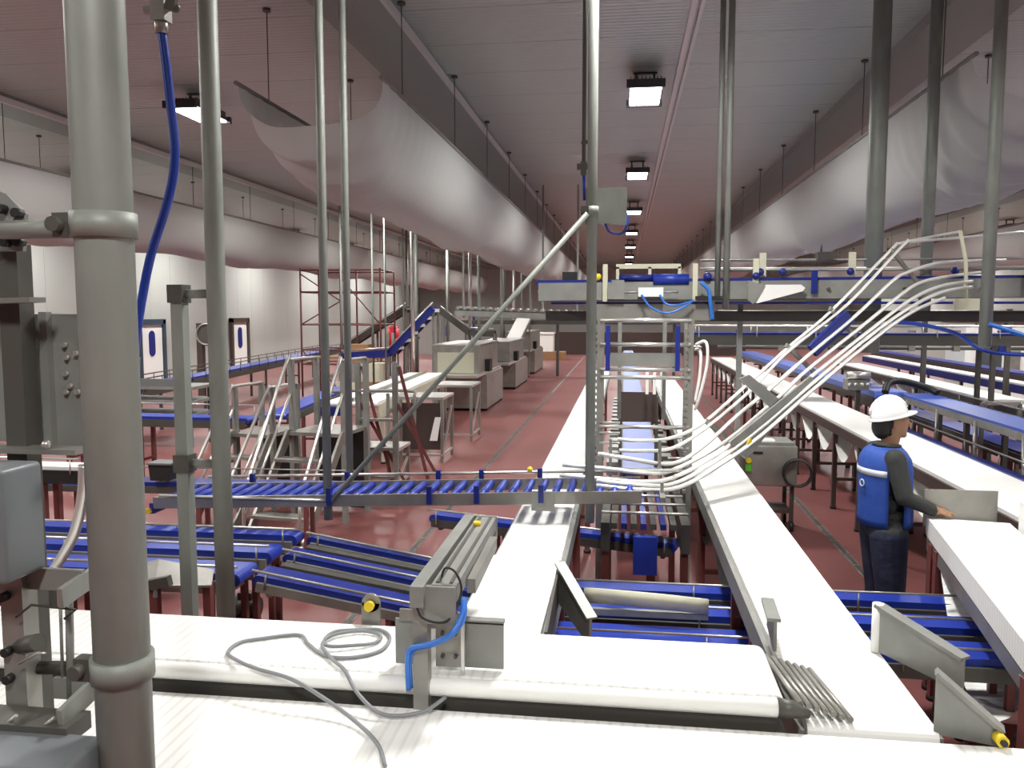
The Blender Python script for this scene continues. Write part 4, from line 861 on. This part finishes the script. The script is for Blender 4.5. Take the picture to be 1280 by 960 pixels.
MB().box(-8.9, -6.62, 22.1, 22.7, 1.05, 1.10).build('plank', 'cardboard', t)
t = thing('crate_stack', 'pale cartons stacked beneath the scaffold tower', 'cartons', (-7.2, 21.3, 0))
for k, (x, z) in enumerate(((-7.6, 0), (-6.95, 0), (-7.5, .5), (-6.9, .5), (-7.3, 1.0))): MB().box(x, x+.6, 21.1, 21.7, z, z+.49).build('carton', ('cream', 'cardboard', 'steel_matte')[k % 3], t)
# ------------------------------------------------------------------ inclines and elevated line in the left background
def incline(label, pts, wd, m_belt, cleats=0, m_side='blue'):
    A = Vector(pts[0]); B = Vector(pts[-1]); t = thing('incline_conveyor', label, 'conveyor', ((A.x+B.x)/2, A.y, 0))
    for i in range(len(pts)-1):
        a = Vector(pts[i]); b = Vector(pts[i+1])
        MB().bar(a, b, wd, .05).build('belt', m_belt, t)
        for s in (-1, 1): MB().bar(a + Vector((0, s*(wd/2+.03), .02)), b + Vector((0, s*(wd/2+.03), .02)), .05, .16).build('side_frame', m_side, t)
        for s in (-1,): MB().cyl(a + Vector((0, s*(wd/2+.05), .16)), b + Vector((0, s*(wd/2+.05), .16)), .02, 6).build('guide_rail', 'steel_bright', t)
    if cleats:
        a = Vector(pts[-2]); b = Vector(pts[-1]); 
        for k in range(cleats):
            p = a + (b-a)*(k+.5)/cleats; MB().box(p.x-.13, p.x+.13, p.y-wd/2, p.y+wd/2, p.z+.02, p.z+.10).build('cleat', 'white_plastic', t)
    for p in (A, (A+B)/2, B):
        for s in (-1, 1): MB().bar((p.x, p.y+s*wd/2, 0), (p.x, p.y+s*wd/2, p.z), .06, .06).build('leg', 'steel_matte', t)
    return t
incline('blue-sided incline conveyor with white cleats rising left of the stainless machines', [(-6.8, 19.6, 1.25), (-5.6, 19.6, 1.33), (-4.52, 19.6, 2.42)], .5, 'steel_dark', 6)
incline('darker incline conveyor rising beside the scaffold tower', [(-8.6, 24.5, 1.15), (-6.5, 24.5, 2.45)], .5, 'steel_dark', 0, 'steel_dark')
incline('dark conveyor declining from the elevated line behind the big stainless machine', [(-5.1, 23.0, 2.35), (-4.3, 23.0, 1.75), (-3.6, 23.0, 1.72)], .4, 'steel_dark', 0, 'steel_dark')
t = conveyor('elevated_conveyor', 'elevated steel line with bright rollers at the top of the inclines', (-4.4, 21.5, 2.42), (-.4, 21.5, 2.28), .5, 'steel_dark', 'steel_matte', thick=.05, frame_h=.14, legs=())
for k in range(20): MB().cyl((-4.3+k*.2, 21.22, 2.46-k*.007), (-4.3+k*.2, 21.74, 2.46-k*.007), .045, 8).build('roller', 'steel_bright', t)
for x in (-4.2, -2.1, -1.2): 
    MB().bar((x, 21.5, 2.2), (x, 21.5, ZC), .05, .05).build('hanger', 'steel_matte', t)
MB().box(-6.0, 2.0, 30.0, 30.4, 1.9, 2.05).solo('pipe_bridge', 'steel_dark', 'dark steel bridge beam spanning the hall behind the elevated roller line', 'beam').location.z = 1.9
for x in (-5.8, -2.4, 1.8): MB().bar((x, 30.2, 0), (x, 30.2, 1.9), .1, .1).solo('bridge_post', 'steel_dark', 'dark post under the steel bridge beam', 'post', 'posts under the bridge beam')
bg = [(-6.34, 20.4, .028), (-6.1, 22.5, .03), (-5.6, 19, .022), (-5.35, 21.0, .05), (-4.75, 18.3, .045), (-3.98, 22.6, .04), (-4.5, 24, .05), (-4.5, 25.5, .045), (-4.3, 29.0, .05), (-4.05, 36, .06), (-4.5, 31, .05), (-4.6, 34.5, .06), (-5.6, 26, .05), (-7.2, 20.5, .03), (-8.0, 30, .05), (-4.55, 37, .06)]
for i, (x, y, r_) in enumerate(bg):
    pole('bright steel hanger pole among the machines left of the aisle' if i in (4, 6, 11) else 'slim grey hanger pole among the machines left of the aisle', x, y, 0, ZC, r_, 'steel_bright' if i in (4, 6, 11) else 'galv', group='slim hanger poles in the left background')
t = thing('red_tank', 'red upright tank on a stand near the far left', 'tank', (-8.4, 29.5, 0))
MB().cyl((-8.4, 29.5, 1.0), (-8.4, 29.5, 1.75), .22, 18).ball((-8.4, 29.5, 1.75), .22, .22, .1).build('shell', 'red', t)
for a in (0, 2.1, 4.2): MB().bar((-8.4+.17*math.cos(a), 29.5+.17*math.sin(a), 0), (-8.4+.17*math.cos(a), 29.5+.17*math.sin(a), 1.02), .05, .05).build('leg', 'steel_dark', t)
make_person((-10.0, 38.5, 0), R(80), 'distant person in dark clothes standing by the back doors', near=False)
t = thing('black_bin', 'black low bin on the floor at the far left end', 'bin', (-9.5, 44, 0))
MB().box(-10.0, -9.0, 43.6, 44.4, .02, .55).build('body', 'black', t); MB().box(-10.05, -8.95, 43.55, 44.45, .5, .6).build('rim', 'black', t)
t = thing('wall_sign', 'blue notice sign on a white panel at the far left end', 'sign', (-9.5, 44.8, 0))
MB().box(-11.6, -8.2, 44.8, 44.9, 0, 2.2).build('panel', 'wall', t); MB().box(-9.9, -9.55, 44.77, 44.8, 1.05, 1.6).build('notice', 'blue_belt_light', t)
for x in (-8.2, -11.6): MB().bar((x, 44.85, 0), (x, 44.85, 2.3), .1, .15).build('post', 'blue', t)

# ------------------------------------------------------------------ fittings on the right lines
t = thing('drive_unit', 'silver chain drive unit at the near end of the covered blue conveyor', 'drive unit', (3.2, 11.9, 0))
MB().bar((3.22, 11.9, 0), (3.22, 11.9, 1.3), .06, .06).build('post', 'steel_dark', t)
MB().box(3.06, 3.34, 11.8, 12.05, 1.28, 1.42).build('gearbox', 'steel', t); MB().cyl((3.05, 11.85, 1.48), (3.36, 11.85, 1.48), .06, 14).build('motor', 'steel_bright', t)
for k in range(4): MB().ball((3.08+k*.08, 11.78, 1.36), .025).build('bolt', 'steel_bright', t)
t = thing('ribbed_hose', 'thick black hose arched over the gap between the blue conveyors', 'hose', (3.6, 11.5, 1.25))
MB().tube(smooth_path([(3.40, 11.3, 1.30), (3.48, 11.4, 1.42), (3.66, 11.45, 1.44), (3.95, 11.4, 1.36), (4.05, 11.3, 1.30)], 6), .045, 10).build('hose', 'black', t)
for k, (x, y) in enumerate(((4.35, 6.2), (4.35, 8.4), (4.35, 10.6))):
    t = thing('hoop_stand', 'steel hoop stand over the low dark blue lane, %s along it' % ('first', 'second', 'third')[k], 'stand', (x+.2, y, 0))
    for dx in (0, .42): MB().bar((x+dx-.03, y, 0), (x+dx-.03, y, 1.25), .04, .04).build('post', 'steel', t)
    MB().bar((x-.03, y, 1.25), (x+.39, y, 1.25), .04, .04).build('cross_bar', 'steel_bright', t)
t = thing('pipe_rack', 'long steel pipe rack with hanging clamps behind the elevated conveyor', 'rack', (4.5, 14.5, 0))
for x in (4.95, 6.25): MB().bar((x, 14.5, 0), (x, 14.5, 2.4), .07, .07).build('post', 'steel_dark', t)
for z in (1.75, 1.95, 2.35): MB().cyl((1.6, 14.5, z), (8.2, 14.5, z), .03, 8).build('pipe', 'steel_dark' if z < 2 else 'steel', t)
for k in range(9): MB().box(1.9+k*.7, 2.0+k*.7, 14.45, 14.55, 1.70, 2.05).build('clamp', 'blue' if k % 3 == 0 else 'steel', t)
